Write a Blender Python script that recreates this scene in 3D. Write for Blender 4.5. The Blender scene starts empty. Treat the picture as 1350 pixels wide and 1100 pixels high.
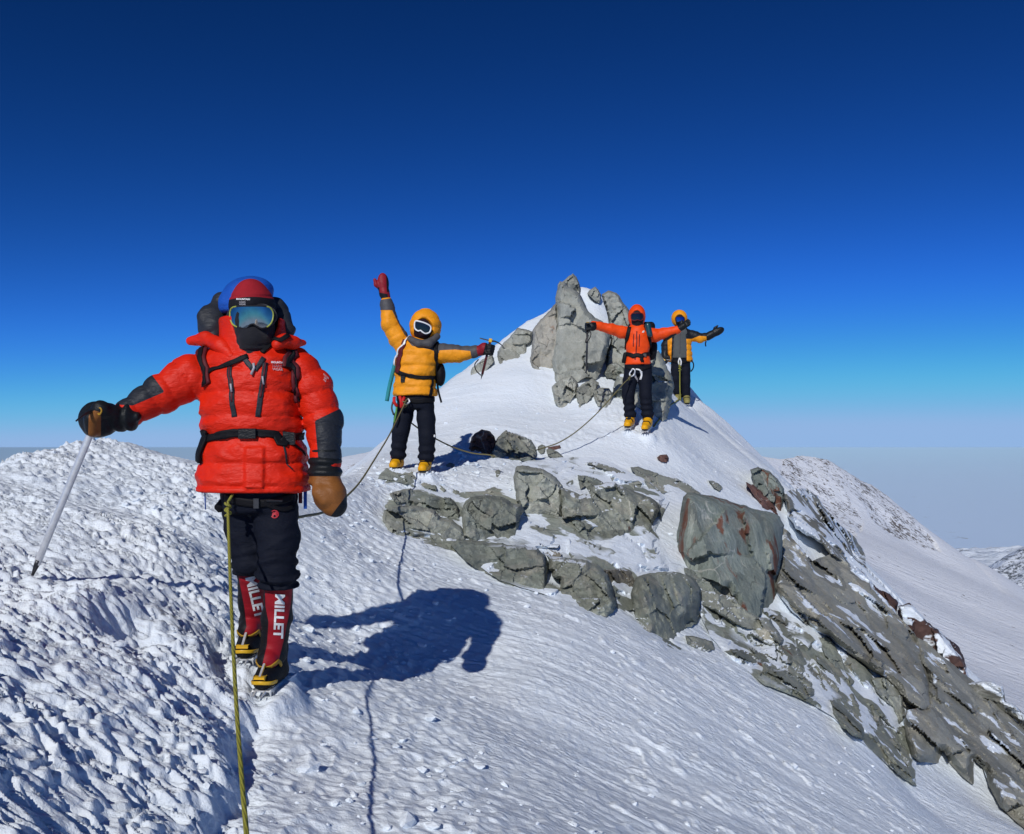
import bpy, bmesh, math, random
import numpy as np
from mathutils import Vector, Matrix
from mathutils.geometry import delaunay_2d_cdt

SC = bpy.context.scene
COL = SC.collection
# ------------------------------------------------------------------ camera, sky, sun
F_PX = 1169.0            # focal length in pixels of the 1350 px wide photograph
CX, CY = 675.0, 590.0    # where the level line of sight meets the picture
cam_d = bpy.data.cameras.new('camera')
cam = bpy.data.objects.new('camera', cam_d); COL.objects.link(cam)
cam_d.sensor_fit = 'HORIZONTAL'; cam_d.sensor_width = 36.0
cam_d.lens = 36.0 * F_PX / 1350.0
cam.location = (0, 0, 0)
cam.rotation_euler = (math.radians(90), 0, 0)
cam_d.shift_y = (CY - 550.0) / 1350.0        # level camera, vertical shift keeps uprights upright
cam_d.clip_start = 0.05; cam_d.clip_end = 600000.0
SC.camera = cam

SUN_AZ, SUN_EL = math.radians(18.5), math.radians(33.0)     # shadows run away from the camera, a little to the right
sdir = Vector((math.sin(SUN_AZ) * math.cos(SUN_EL), math.cos(SUN_AZ) * math.cos(SUN_EL), -math.sin(SUN_EL)))
sun_d = bpy.data.lights.new('sun', 'SUN'); sun_d.energy = 3.1; sun_d.angle = math.radians(0.53)
sun_d.color = (1.0, 0.975, 0.935)
sun = bpy.data.objects.new('sun', sun_d); COL.objects.link(sun)
sun.rotation_euler = sdir.to_track_quat('-Z', 'Y').to_euler()
W = bpy.data.worlds.new('World'); SC.world = W; W.use_nodes = True
wn = W.node_tree.nodes; wl = W.node_tree.links
sky = wn.new('ShaderNodeTexSky'); sky.sky_type = 'NISHITA'; sky.sun_disc = False
sky.sun_elevation = SUN_EL
sky.sun_rotation = math.atan2(-sdir.x, -sdir.y)
sky.altitude = 4900.0; sky.air_density = 1.0; sky.dust_density = 0.0; sky.ozone_density = 2.0
# the thin air above 4,900 m: the sky deepens overhead faster than at sea level
sep = wn.new('ShaderNodeSeparateColor'); cmb = wn.new('ShaderNodeCombineColor'); wl.new(sky.outputs[0], sep.inputs[0])
for ch, (k_, g_, top_) in enumerate(((0.56, 2.10, 0.285), (0.88, 1.72, 0.46), (1.50, 1.80, 0.76))):
    m0 = wn.new('ShaderNodeMath'); m0.operation = 'MULTIPLY'; m0.inputs[1].default_value = 0.1; wl.new(sep.outputs[ch], m0.inputs[0])
    m1 = wn.new('ShaderNodeMath'); m1.operation = 'POWER'; m1.inputs[1].default_value = g_; wl.new(m0.outputs[0], m1.inputs[0])
    m2 = wn.new('ShaderNodeMath'); m2.operation = 'MULTIPLY'; m2.inputs[1].default_value = k_; wl.new(m1.outputs[0], m2.inputs[0])
    m3 = wn.new('ShaderNodeMath'); m3.operation = 'SMOOTH_MIN'; m3.inputs[1].default_value = top_; m3.inputs[2].default_value = 0.45 * top_; wl.new(m2.outputs[0], m3.inputs[0])
    m4 = wn.new('ShaderNodeMath'); m4.operation = 'MULTIPLY'; m4.inputs[1].default_value = 10.0; wl.new(m3.outputs[0], m4.inputs[0])
    wl.new(m4.outputs[0], cmb.inputs[ch])
bgn = wn['Background']; bgn.inputs['Strength'].default_value = 0.10
wl.new(cmb.outputs[0], bgn.inputs['Color'])
SC.view_settings.view_transform = 'Standard'; SC.view_settings.look = 'None'
SC.view_settings.exposure = 0.0; SC.view_settings.gamma = 1.0
SC.cycles.max_bounces = 6; SC.cycles.volume_bounces = 0
SC.cycles.use_denoising = True

# ------------------------------------------------------------------ helpers
def R(a): return math.radians(a)
def at(px, py, Y):
    """the point of the place that lies Y metres in front of the camera on the sight line through a photograph pixel"""
    return np.array(((px - CX) / F_PX * Y, Y, -(py - CY) / F_PX * Y))
def tag(o, label=None, cat=None, group=None, kind=None):
    if label: o['label'] = label
    if cat: o['category'] = cat
    if group: o['group'] = group
    if kind: o['kind'] = kind
    return o
def empty(name, loc=(0, 0, 0)):
    o = bpy.data.objects.new(name, None); COL.objects.link(o); o.location = loc; o.empty_display_size = 0.1
    return o
def add_mesh(name, verts, faces, mats, parent=None, smooth=True, fmat=None, origin=None):
    me = bpy.data.meshes.new(name)
    verts = np.asarray(verts, dtype=np.float64)
    if origin is not None: verts = verts - np.asarray(origin, float)
    verts = verts.astype(np.float32)
    if isinstance(faces, np.ndarray):
        nf, k = faces.shape
        me.vertices.add(len(verts)); me.vertices.foreach_set('co', verts.ravel())
        me.loops.add(nf * k); me.loops.foreach_set('vertex_index', faces.astype(np.int32).ravel())
        me.polygons.add(nf); me.polygons.foreach_set('loop_start', np.arange(0, nf * k, k, dtype=np.int32))
        me.polygons.foreach_set('loop_total', np.full(nf, k, dtype=np.int32))
        me.update(calc_edges=True)
    else:
        me.from_pydata([tuple(map(float, v)) for v in verts], [], [tuple(int(i) for i in f) for f in faces]); me.update()
    for m in (mats if isinstance(mats, (list, tuple)) else [mats]): me.materials.append(m)
    if fmat is not None: me.polygons.foreach_set('material_index', np.asarray(fmat, dtype=np.int32))
    me.polygons.foreach_set('use_smooth', np.full(len(me.polygons), bool(smooth)))
    me.update(); me.validate()
    o = bpy.data.objects.new(name, me); COL.objects.link(o)
    if parent is not None: o.parent = parent
    elif origin is not None: o.location = tuple(map(float, origin))
    return o

def _h(ix, iy, iz, seed):
    with np.errstate(over='ignore'):
        h = (ix.astype(np.int64) * 374761393 + iy.astype(np.int64) * 668265263 + iz.astype(np.int64) * 2147483647 + seed * 974711 + 12345).astype(np.uint64)
        h = (h ^ (h >> np.uint64(13))) * np.uint64(1274126177)
        h = (h ^ (h >> np.uint64(16))) * np.uint64(2246822519)
        h = h ^ (h >> np.uint64(15))
    return ((h & np.uint64(0xFFFFFF)).astype(np.float64)) / 16777215.0
def vn2(x, y, seed=0):
    x = np.asarray(x, float); y = np.asarray(y, float)
    ix = np.floor(x); iy = np.floor(y); fx = x - ix; fy = y - iy
    ux = fx * fx * fx * (fx * (fx * 6 - 15) + 10); uy = fy * fy * fy * (fy * (fy * 6 - 15) + 10)
    z = np.zeros_like(ix)
    a = _h(ix, iy, z, seed); b = _h(ix + 1, iy, z, seed); c = _h(ix, iy + 1, z, seed); d = _h(ix + 1, iy + 1, z, seed)
    return (a * (1 - ux) + b * ux) * (1 - uy) + (c * (1 - ux) + d * ux) * uy
def vn3(p, seed=0):
    p = np.asarray(p, float); i = np.floor(p); f = p - i
    u = f * f * f * (f * (f * 6 - 15) + 10); r = 0
    for dx in (0, 1):
        wx = u[..., 0] if dx else 1 - u[..., 0]
        for dy in (0, 1):
            wy = u[..., 1] if dy else 1 - u[..., 1]
            for dz in (0, 1):
                wz = u[..., 2] if dz else 1 - u[..., 2]
                r = r + wx * wy * wz * _h(i[..., 0] + dx, i[..., 1] + dy, i[..., 2] + dz, seed)
    return r
def fbm2(x, y, seed=0, octv=4, gain=0.5):
    s = 0; a = 1.0; t = 0
    for k in range(octv):
        s = s + a * vn2(x, y, seed + k * 17); t += a; a *= gain; x = x * 2.03 + 3.7; y = y * 2.03 + 1.3
    return s / t
def fbm3(p, seed=0, octv=4, gain=0.5):
    s = 0; a = 1.0; t = 0; p = np.asarray(p, float)
    for k in range(octv):
        s = s + a * vn3(p, seed + k * 17); t += a; a *= gain; p = p * 2.03 + 3.1
    return s / t
def sstep(a, b, x):
    t = np.clip((x - a) / (b - a), 0, 1); return t * t * (3 - 2 * t)

# ------------------------------------------------------------------ materials
def new_mat(name):
    m = bpy.data.materials.new(name); m.use_nodes = True
    nt = m.node_tree; return m, nt, nt.nodes, nt.links, nt.nodes['Principled BSDF']
def N(nodes, kind, **kw):
    n = nodes.new(kind)
    for k, v in kw.items(): setattr(n, k, v)
    return n
def noise(nodes, links, vec, scale, detail=5, rough=0.55, dist=0.0):
    n = nodes.new('ShaderNodeTexNoise'); n.inputs['Scale'].default_value = scale; n.inputs['Detail'].default_value = detail
    n.inputs['Roughness'].default_value = rough; n.inputs['Distortion'].default_value = dist
    if vec is not None: links.new(vec, n.inputs['Vector'])
    return n.outputs['Fac']
def ramp(nodes, links, fac, stops, interp='LINEAR'):
    r = nodes.new('ShaderNodeValToRGB'); r.color_ramp.interpolation = interp
    els = r.color_ramp.elements
    while len(els) > 1: els.remove(els[-1])
    for k, (p, c) in enumerate(stops):
        e = els[0] if k == 0 else els.new(p)
        e.position = p; e.color = (c, c, c, 1) if isinstance(c, (int, float)) else (*c, 1)
    links.new(fac, r.inputs['Fac']); return r.outputs['Color']
def mixc(nodes, links, fac, a, b, blend='MIX'):
    m = nodes.new('ShaderNodeMix'); m.data_type = 'RGBA'; m.blend_type = blend
    for sock, v in ((m.inputs[0], fac), (m.inputs[6], a), (m.inputs[7], b)):
        if isinstance(v, (int, float)): sock.default_value = v
        elif isinstance(v, tuple): sock.default_value = (*v, 1)
        else: links.new(v, sock)
    return m.outputs[2]
def mathn(nodes, links, op, a, b=0.0, clamp=False):
    m = nodes.new('ShaderNodeMath'); m.operation = op; m.use_clamp = clamp
    for sock, v in ((m.inputs[0], a), (m.inputs[1], b)):
        if isinstance(v, (int, float)): sock.default_value = v
        else: links.new(v, sock)
    return m.outputs[0]
def bump(nodes, links, h, strength, dist, prev=None):
    b = nodes.new('ShaderNodeBump'); b.inputs['Strength'].default_value = strength; b.inputs['Distance'].default_value = dist
    links.new(h, b.inputs['Height'])
    if prev is not None: links.new(prev, b.inputs['Normal'])
    return b.outputs['Normal']
def mapping(nodes, links, vec, scale=(1, 1, 1), rot=(0, 0, 0)):
    m = nodes.new('ShaderNodeMapping'); m.inputs['Scale'].default_value = scale; m.inputs['Rotation'].default_value = rot
    links.new(vec, m.inputs['Vector']); return m.outputs['Vector']

def mat_snow():
    m, nt, n, l, p = new_mat('snow')
    pos = n.new('ShaderNodeNewGeometry').outputs['Position']
    c = ramp(n, l, noise(n, l, pos, 1.7, 4), [(0.3, (0.77, 0.842, 0.915)), (0.7, (0.83, 0.885, 0.935))])
    l.new(c, p.inputs['Base Color']); p.inputs['Roughness'].default_value = 0.62
    p.inputs['Specular IOR Level'].default_value = 0.35
    st = mapping(n, l, pos, (0.55, 1.0, 1.0), (0, 0, R(10)))
    b1 = bump(n, l, noise(n, l, st, 17, 6, 0.66), 0.55, 0.026)
    v = n.new('ShaderNodeTexVoronoi'); v.inputs['Scale'].default_value = 44; v.feature = 'SMOOTH_F1'; l.new(st, v.inputs['Vector'])
    b15 = bump(n, l, mathn(n, l, 'MULTIPLY', v.outputs['Distance'], ramp(n, l, noise(n, l, pos, 3.1, 4), [(0.4, 0.15), (0.65, 1.0)])), 0.6, 0.016, b1)
    b2 = bump(n, l, noise(n, l, pos, 110, 4, 0.65), 0.6, 0.007, b15)
    l.new(b2, p.inputs['Normal'])
    return m
M_SNOW = mat_snow()
# ------------------------------------------------------------------ the summit ridge: one sheet of snow, a height for every (x, y)
CTRL = [  # photograph pixel, metres in front of the camera
 (0,1100,2.02),(150,1100,2.38),(325,1100,2.75),(600,1100,3.05),(900,1100,4.1),(1100,1100,5.3),(1350,1100,7.8),
 (0,1000,2.33),(0,900,2.7),(0,750,3.7),(45,752,3.85),(0,660,4.9),(0,618,5.7),(60,591,6.5),(175,574,7.5),(262,604,7.8),
 (150,900,3.12),(150,760,4.0),(150,660,5.6),(230,700,5.0),(230,800,4.15),(265,660,6.2),
 (300,960,3.5),(400,812,5.5),(440,700,7.0),(470,650,8.3),(450,628,8.6),
 (420,1000,3.6),(500,900,4.7),(480,760,6.3),(560,770,6.7),(627,795,6.55),(625,885,5.5),(700,900,5.4),
 (500,625,9.5),(480,617,9.9),(540,700,8.2),(505,680,8.3),(470,720,7.1),
 (541,563,13),(578,522,14),(618,486,15),(655,457,15.7),(700,422,16.5),(735,402,17.2),(772,381,17.35),(790,389,17.4),
 (600,597,11.2),(650,615,10.6),(600,640,9.6),(650,560,12.4),(700,500,14.0),(700,600,11.5),(740,533,13.6),(800,538,13.4),(800,470,15.4),
 (780,600,11.7),(870,552,13.6),(912,540,17.0),(960,580,15.6),(880,610,12.2),(995,610,14.6),(940,610,13.4),
 (640,690,8.9),(720,650,9.7),(700,730,8.2),(600,716,8.0),(800,660,10.1),(870,645,11.2),(950,652,12.2),
 (720,778,7.5),(790,700,9.3),(760,793,7.3),(870,836,7.7),(860,740,9.2),(812,800,7.6),(930,850,7.9),
 (905,745,9.5),(960,825,9.0),(900,655,11.2),(1010,672,12.6),(1020,835,9.1),
 (600,960,4.35),(750,820,6.6),(900,900,6.5),(800,1000,4.85),(1000,900,7.6),(1000,1000,5.95),(1070,925,7.9),(1200,1040,7.7),(1330,1085,8.3),(1140,970,7.8),
 (1060,840,9.6),(1110,860,9.7),(1170,895,9.7),(1230,1005,8.9),(1317,1062,8.8),
 (1040,652,13.8),(1075,740,12.4),(1130,745,13.2),(1200,812,12.7),(1280,892,12.2),(1350,970,11.7),
]
P = np.array([at(*c) for c in CTRL])
EXTRA = np.array([(0, 0, -1.5), (0, 1.2, -1.42), (-1.2, 0.5, -1.0), (-2.4, 1.0, -0.62), (1.5, 0.5, -2.1), (3.5, 1.0, -3.0), (0, -3, -1.6), (-2.5, -3, -0.8), (3, -3, -2.9), (6.5, 4, -4.2), (8, 9, -4.6), (0, -12, -1.2), (-2.5, -12, -1.0), (3, -12, -2.4), (0, -24, 1.5), (-2, -24, 1.2), (2, -24, 1.0)])
FLAT = [(-1.10, 3.87, .09, -1.068), (-1.245, 4.06, .09, -.972), (-1.13, 3.99, .14, -1.066), (-1.24, 4.16, .15, -0.968), (-1.264, 9.66, .12, -.235), (-.951, 9.63, .12, -.272), (1.673, 12.66, .10, .262), (1.913, 12.6, .10, .222), (3.206, 17.15, .12, .888), (3.37, 17.1, .12, .806)]       # places trodden level under boots: x, y, radius, height
P = np.vstack([P, EXTRA, [(f[0], f[1], f[3] - .015) for f in FLAT]])
def _phi(r2): return 0.5 * r2 * np.log(r2 + 1e-9)
def tps_fit(P, lam=0.004):
    n = len(P); X = P[:, :2]
    K = _phi(((X[:, None, :] - X[None]) ** 2).sum(-1)) + lam * np.eye(n)
    Q = np.hstack([np.ones((n, 1)), X]); A = np.zeros((n + 3, n + 3)); A[:n, :n] = K; A[:n, n:] = Q; A[n:, :n] = Q.T
    return X, np.linalg.solve(A, np.concatenate([P[:, 2], np.zeros(3)]))
def tps_eval(fit, x, y):
    X, w = fit; x = np.ravel(x); y = np.ravel(y); out = np.empty(len(x))
    for s in range(0, len(x), 60000):
        a = x[s:s+60000]; b = y[s:s+60000]
        r2 = (a[:, None] - X[None, :, 0]) ** 2 + (b[:, None] - X[None, :, 1]) ** 2
        out[s:s+60000] = _phi(r2) @ w[:-3] + w[-3] + w[-2] * a + w[-1] * b
    return out
FIT = tps_fit(P)
CREST = [(-2.5,-24),(-3.0,-12),(-3.6,-4),(-3.4,0),(-3.1,2.5),(-3.0,4.2)] + [tuple(at(*c)[:2]) for c in
  [(0,618,5.7),(60,591,6.5),(175,574,7.5),(262,604,7.8),(350,622,8.2),(450,628,8.6),(480,617,9.9),(541,563,13),(578,522,14),(618,486,15),(655,457,15.7),(700,422,16.5),(735,402,17.2),
   (765,376,17.6),(792,386,17.7),(815,405,18.2),(860,470,19.0),(905,530,18.0),(915,542,17.2),(960,580,15.8),(995,610,14.7),(1040,652,13.9),(1130,745,13.3),(1200,812,12.8),(1280,892,12.3),(1350,970,11.8),(1500,1100,11.2)]] + [(9.5,8),(9,3),(7,-4),(4,-12),(2,-24)]
CREST = np.array(CREST)
def crest_near(x, y):
    """nearest point of the summit's outline, its distance, and whether (x, y) lies inside"""
    A = CREST; B = np.roll(CREST, -1, 0)
    best = np.full(len(x), 1e18); nx = np.array(x, float); ny = np.array(y, float); ins = np.zeros(len(x), bool)
    for a, b in zip(A, B):
        d = b - a; t = np.clip(((x - a[0]) * d[0] + (y - a[1]) * d[1]) / (d @ d), 0, 1)
        qx = a[0] + t * d[0]; qy = a[1] + t * d[1]; q = (x - qx) ** 2 + (y - qy) ** 2
        k = q < best; best[k] = q[k]; nx[k] = qx[k]; ny[k] = qy[k]
        c = ((a[1] > y) != (b[1] > y)) & (x < (b[0] - a[0]) * (y - a[1]) / (b[1] - a[1] + 1e-12) + a[0]); ins ^= c
    return nx, ny, np.sqrt(best), ins
def base_h(x, y):
    x = np.ravel(np.asarray(x, float)); y = np.ravel(np.asarray(y, float))
    nx, ny, d, ins = crest_near(x, y)
    qx = np.where(ins, x, nx); qy = np.where(ins, y, ny)
    z = tps_eval(FIT, qx, qy)
    d = np.where(ins, 0, d)
    return z - 1.05 * d * d / (d + 0.45)
def hit(px, py, y0=1.5, y1=24.0, fallback=None):
    """metres to the snow along the sight lines through photograph pixels"""
    px = np.atleast_1d(np.asarray(px, float)); py = np.atleast_1d(np.asarray(py, float))
    Y = np.linspace(y0, y1, 500); out = np.full(len(px), np.nan)
    X = ((px - CX) / F_PX)[:, None] * Y[None]; Z = (-(py - CY) / F_PX)[:, None] * Y[None]
    H = base_h(X, np.broadcast_to(Y, X.shape)).reshape(X.shape); below = Z < H
    for i in range(len(px)):
        k = np.argmax(below[i])
        if below[i, k]:
            if k == 0: out[i] = Y[0]; continue
            a = Z[i, k-1] - H[i, k-1]; b = Z[i, k] - H[i, k]; out[i] = Y[k-1] + (Y[k] - Y[k-1]) * a / (a - b)
    return out
def ground(x, y): return float(base_h([x], [y])[0])

STEP = [(268,1100),(280,1050),(296,990),(312,930),(322,880)]       # edge of the wind-packed bank beside the trodden path
_sy = hit([s[0] for s in STEP], [s[1] for s in STEP]); STEPW = np.array([at(s[0], s[1], d) for s, d in zip(STEP, _sy)])
BANK = [(326,860),(322,800),(300,730),(285,660)]
_by = hit([s[0] for s in BANK], [s[1] for s in BANK]); BANKW = np.array([at(s[0], s[1], d) for s, d in zip(BANK, _by)])
LINE = np.vstack([[(STEPW[0][0] - 0.0, 0, 0)], STEPW, BANKW, [(-2.3, 8.5, 0)]]); LINE = LINE[np.argsort(LINE[:, 1])]

def snow_detail(x, y):
    """wind-carved relief: shingled sastrugi on the bank, trodden crumbs on the path, fine ripples on the slope"""
    xl = np.interp(y, LINE[:, 1], LINE[:, 0]) + 0.07 * (vn2(y * 4.0, y * 0 + 3.3, 5) - 0.5) + 0.04 * (vn2(y * 13.0, x * 3, 6) - 0.5)
    wb = sstep(-0.25, 0.12, xl - x)                       # on the bank
    far = np.hypot(x, y)
    a = R(-6.0)
    wx = x + 0.10 * (vn2(x * 1.9, y * 1.9, 11) - 0.5); wy = y + 0.16 * (vn2(x * 1.6 + 5, y * 1.6, 12) - 0.5)
    u = wx * math.cos(a) + wy * math.sin(a); v = -wx * math.sin(a) + wy * math.cos(a)
    def saw(t): f = t - np.floor(t); return np.where(f < 0.8, f / 0.8, (1 - f) / 0.2)
    big = fbm2(x * 0.9, y * 0.8, 21, 3) - 0.5
    s1 = saw(u / 0.42 + 2.6 * vn2(u / 0.55, v / 0.13, 22)); s2 = saw(u / 0.17 + 2.4 * vn2(u / 0.25, v / 0.055, 23))
    s3 = saw(u / 0.085 + 2.2 * vn2(u / 0.12, v / 0.035, 29))
    r1 = 1 - np.abs(2 * vn2(u / 0.45, v / 0.10, 24) - 1); r2 = 1 - np.abs(2 * vn2(u / 0.16, v / 0.045, 25) - 1)
    rough = sstep(0.35, 0.62, fbm2(x * 0.7 + 9, y * 0.9, 26, 3))
    blocks = sstep(0.58, 0.66, vn2(u / 0.34, v / 0.17, 27)) * sstep(0.35, 0.6, vn2(x * 2.2, y * 2.2, 28))
    c3b = vn2(u / 0.03, v / 0.018, 47)
    c2b = vn2(x / 0.04, y / 0.03, 42)
    bank = 0.13 * big + (0.35 + 0.65 * rough) * (0.032 * s1 * vn2(u / 0.5, v / 0.2, 36) + 0.020 * s2 + 0.020 * s3 + 0.022 * r1 ** 2 + 0.016 * r2 ** 2 + 0.004 * c2b + 0.006 * c3b) + 0.020 * blocks * (0.5 + vn2(u / 0.1, v / 0.06, 41))
    # trodden path and the gentler slope below
    c1 = 1 - np.abs(2 * vn2(x / 0.085, y / 0.085, 31) - 1); c2 = vn2(x / 0.045, y / 0.04, 32); c3 = vn2(x / 0.026, y / 0.024, 33)
    bank = bank - 0.045
    path = 0.05 * big + 0.016 * c1 + 0.016 * c2 + 0.007 * c3 + 0.022 * fbm2(x / 0.24, y / 0.24, 34, 2)
    m2 = sstep(0.40, 0.66, fbm2(x * 0.8 + 2, y * 0.6, 35, 3))
    st1 = 1 - np.abs(2 * vn2(u / 1.1, v / 0.085, 44) - 1); st2 = 1 - np.abs(2 * vn2(u / 0.5, v / 0.04, 45) - 1)
    slope = 0.06 * big + 0.010 * st1 ** 2 + 0.004 * st2 + (0.25 + 0.9 * m2) * (0.003 * s2 * vn2(u / 0.3, v / 0.1, 37) + 0.003 * s3 + 0.004 * r2) + 0.003 * c2 + 0.004 * c3 + 0.003 * c1 * m2
    lump = sstep(0.66, 0.80, 0.6 * vn2(u / 0.20, v / 0.11, 38) + 0.4 * vn2(u / 0.06, v / 0.05, 43)) * sstep(0.56, 0.7, vn2(x * 0.9, y * 0.9 + 7, 39)) * (0.5 + vn2(u / 0.05, v / 0.04, 46))
    slope = slope + 0.014 * lump
    slope = np.where(far > 9.5, slope * 0.8, slope)
    # path strip: from the camera past the first climber to the second
    pl = np.interp(y, [0, 3, 4, 7, 9.5, 11.7, 12.7, 17], [-0.05, -0.35, -0.75, -1.2, -1.0, -0.2, 1.6, 3.1])
    wp = np.exp(-(((x - pl) / np.interp(y, [0, 4, 8, 12, 17], [0.75, 0.62, 0.45, 0.55, 0.5])) ** 2)) * (1 - wb)
    wp = np.clip(wp * 1.4 * (0.55 + 0.9 * vn2(x * 2.1, y * 2.1, 40)), 0, 1)
    z = bank * wb + (1 - wb) * (path * wp + slope * (1 - wp))
    # the step: bank stands proud of the path and a groove runs along its foot
    ws = 1 - sstep(3.85, 4.4, y)
    dl = x - xl
    z = z + ws * (0.035 * (1 - sstep(-0.015, 0.05, dl)) * np.exp(-np.clip(-dl, 0, 9) / 0.5) - 0.035 * np.exp(-((dl - 0.05) / 0.05) ** 2))
    # hollow and drift beside the ice axe
    z = z - 0.10 * np.exp(-(((x + 1.62) / 0.10) ** 2 + ((y - 3.75) / 0.22) ** 2)) + 0.07 * np.exp(-(((x + 1.80) / 0.10) ** 2 + ((y - 3.7) / 0.25) ** 2))
    # boot prints where the first climber stands
    return z
def full_h(x, y):
    z = base_h(x, y); d = snow_detail(np.ravel(x), np.ravel(y))
    z = z + d - 0.03; x = np.ravel(x); y = np.ravel(y)
    for fx, fy, fr, fz in FLAT:
        k = 1 - sstep(fr * 0.8, fr * 1.7, np.hypot(x - fx, y - fy)); z = z * (1 - k) + (fz + 0.7 * (d - 0.045)) * k
    return z

def build_terrain():
    az = np.concatenate([np.linspace(-180, -36, 70)[:-1], np.linspace(-36, 36, 861), np.linspace(36, 180, 70)[1:]]) * math.pi / 180
    r = np.concatenate([np.geomspace(0.3, 2.2, 40)[:-1], np.geomspace(2.2, 12, 760)[:-1], np.geomspace(12, 23, 190)[:-1], np.geomspace(23, 140, 50)])
    A, Rr = np.meshgrid(az, r); x = (Rr * np.sin(A)).ravel(); y = (Rr * np.cos(A)).ravel()
    z = full_h(x, y)
    fade = sstep(30, 140, Rr.ravel()); z = z - fade * 30 + sstep(20, 60, Rr.ravel()) * 3 * (fbm2(x / 7, y / 7, 77, 4) - 0.5)
    nr, nc = A.shape; idx = np.arange(nr * nc).reshape(nr, nc)
    f = np.stack([idx[:-1, :-1], idx[:-1, 1:], idx[1:, 1:], idx[1:, :-1]], -1).reshape(-1, 4)[:, ::-1]
    return tag(add_mesh('snow_ridge', np.stack([x, y, z], -1), f, M_SNOW), kind='structure')
build_terrain()
# ------------------------------------------------------------------ what lies beyond the ridge
def mat_far_snow(name, rock_amt, scale, rockc=(0.17, 0.145, 0.13), ripple=0.0, snowc=(0.80, 0.855, 0.94)):
    m, nt, n, l, p = new_mat(name)
    g = n.new('ShaderNodeNewGeometry'); pos = g.outputs['Position']
    at_ = n.new('ShaderNodeAttribute'); at_.attribute_name = 'rock'
    f1 = noise(n, l, pos, scale, 9, 0.68); f2 = noise(n, l, pos, scale * 5.5, 6, 0.7)
    mix = mathn(n, l, 'ADD', mathn(n, l, 'MULTIPLY', f1, 0.4), mathn(n, l, 'MULTIPLY', f2, 0.6))
    k = mathn(n, l, 'MULTIPLY', mathn(n, l, 'ADD', mix, mathn(n, l, 'MULTIPLY', at_.outputs['Fac'], rock_amt)), 1.0)
    mask = ramp(n, l, k, [(0.60, 0.0), (0.645, 1.0)])
    rc = ramp(n, l, noise(n, l, pos, scale * 2.3, 6), [(0.3, tuple(v * 0.6 for v in rockc)), (0.7, tuple(v * 1.35 for v in rockc))])
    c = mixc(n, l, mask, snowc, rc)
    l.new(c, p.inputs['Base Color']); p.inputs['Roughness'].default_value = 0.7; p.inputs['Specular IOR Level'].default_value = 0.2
    if ripple:
        st = mapping(n, l, pos, (0.28, 1.0, 1.0), (0, 0, R(-12)))
        l.new(bump(n, l, noise(n, l, st, ripple, 7, 0.62), 0.6, 0.75 / ripple), p.inputs['Normal'])
    return m
def far_sheet(name, ctrl, crest, az, r, mat, slope, rough, rockf=None, seed=0, lam=1.0):
    """a mountain flank as one sheet in polar rows: heights from control points, falling away beyond its crest line"""
    Pc = np.array([at(*c) for c in ctrl]); S = Pc[:, 1].max()
    Pn = Pc / S; fit = tps_fit(Pn, 1e-5 * lam); C = np.array([at(*c)[:2] for c in crest])
    A, Rr = np.meshgrid(np.radians(az), r); x = (Rr * np.sin(A)).ravel(); y = (Rr * np.cos(A)).ravel()
    best = np.full(len(x), 1e30); nx = x.copy(); ny = y.copy(); side = np.zeros(len(x))
    for a, b in zip(C[:-1], C[1:]):
        d = b - a; t = np.clip(((x - a[0]) * d[0] + (y - a[1]) * d[1]) / (d @ d), 0, 1)
        qx = a[0] + t * d[0]; qy = a[1] + t * d[1]; q = (x - qx) ** 2 + (y - qy) ** 2; k = q < best
        best[k] = q[k]; nx[k] = qx[k]; ny[k] = qy[k]; side[k] = (np.hypot(x, y) - np.hypot(qx, qy))[k]
    out = side > 0; qx = np.where(out, nx, x); qy = np.where(out, ny, y)
    z = tps_eval(fit, qx / S, qy / S) * S
    d = np.where(out, np.sqrt(best), 0); z = z - slope * d * d / (d + 0.01 * S)
    rk = np.zeros(len(x)) if rockf is None else rockf(x, y, z)
    L = S * 0.06
    z = z + rough * S * ((fbm2(x / L, y / L, seed, 6, 0.55) - 0.5) * (0.25 + rk))
    idx = np.arange(len(x)).reshape(A.shape); f = np.stack([idx[:-1, :-1], idx[1:, :-1], idx[1:, 1:], idx[:-1, 1:]], -1).reshape(-1, 4)
    o = tag(add_mesh(name, np.stack([x, y, z], -1), f, mat), kind='structure')
    at_ = o.data.attributes.new('rock', 'FLOAT', 'POINT'); at_.data.foreach_set('value', rk.astype(np.float32))
    return o
def px_of(x, y, z): return CX + F_PX * x / y, CY - F_PX * z / y
def soft_poly(pts):
    """1 inside a band of photograph-plane points, used to say where a face is rocky; soft edged"""
    A = np.array(pts, float)
    def f(u, v):
        ins = np.zeros(len(u), bool)
        for a, b in zip(A, np.roll(A, -1, 0)):
            ins ^= ((a[1] > v) != (b[1] > v)) & (u < (b[0] - a[0]) * (v - a[1]) / (b[1] - a[1] + 1e-9) + a[0])
        return ins.astype(float)
    return f
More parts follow.
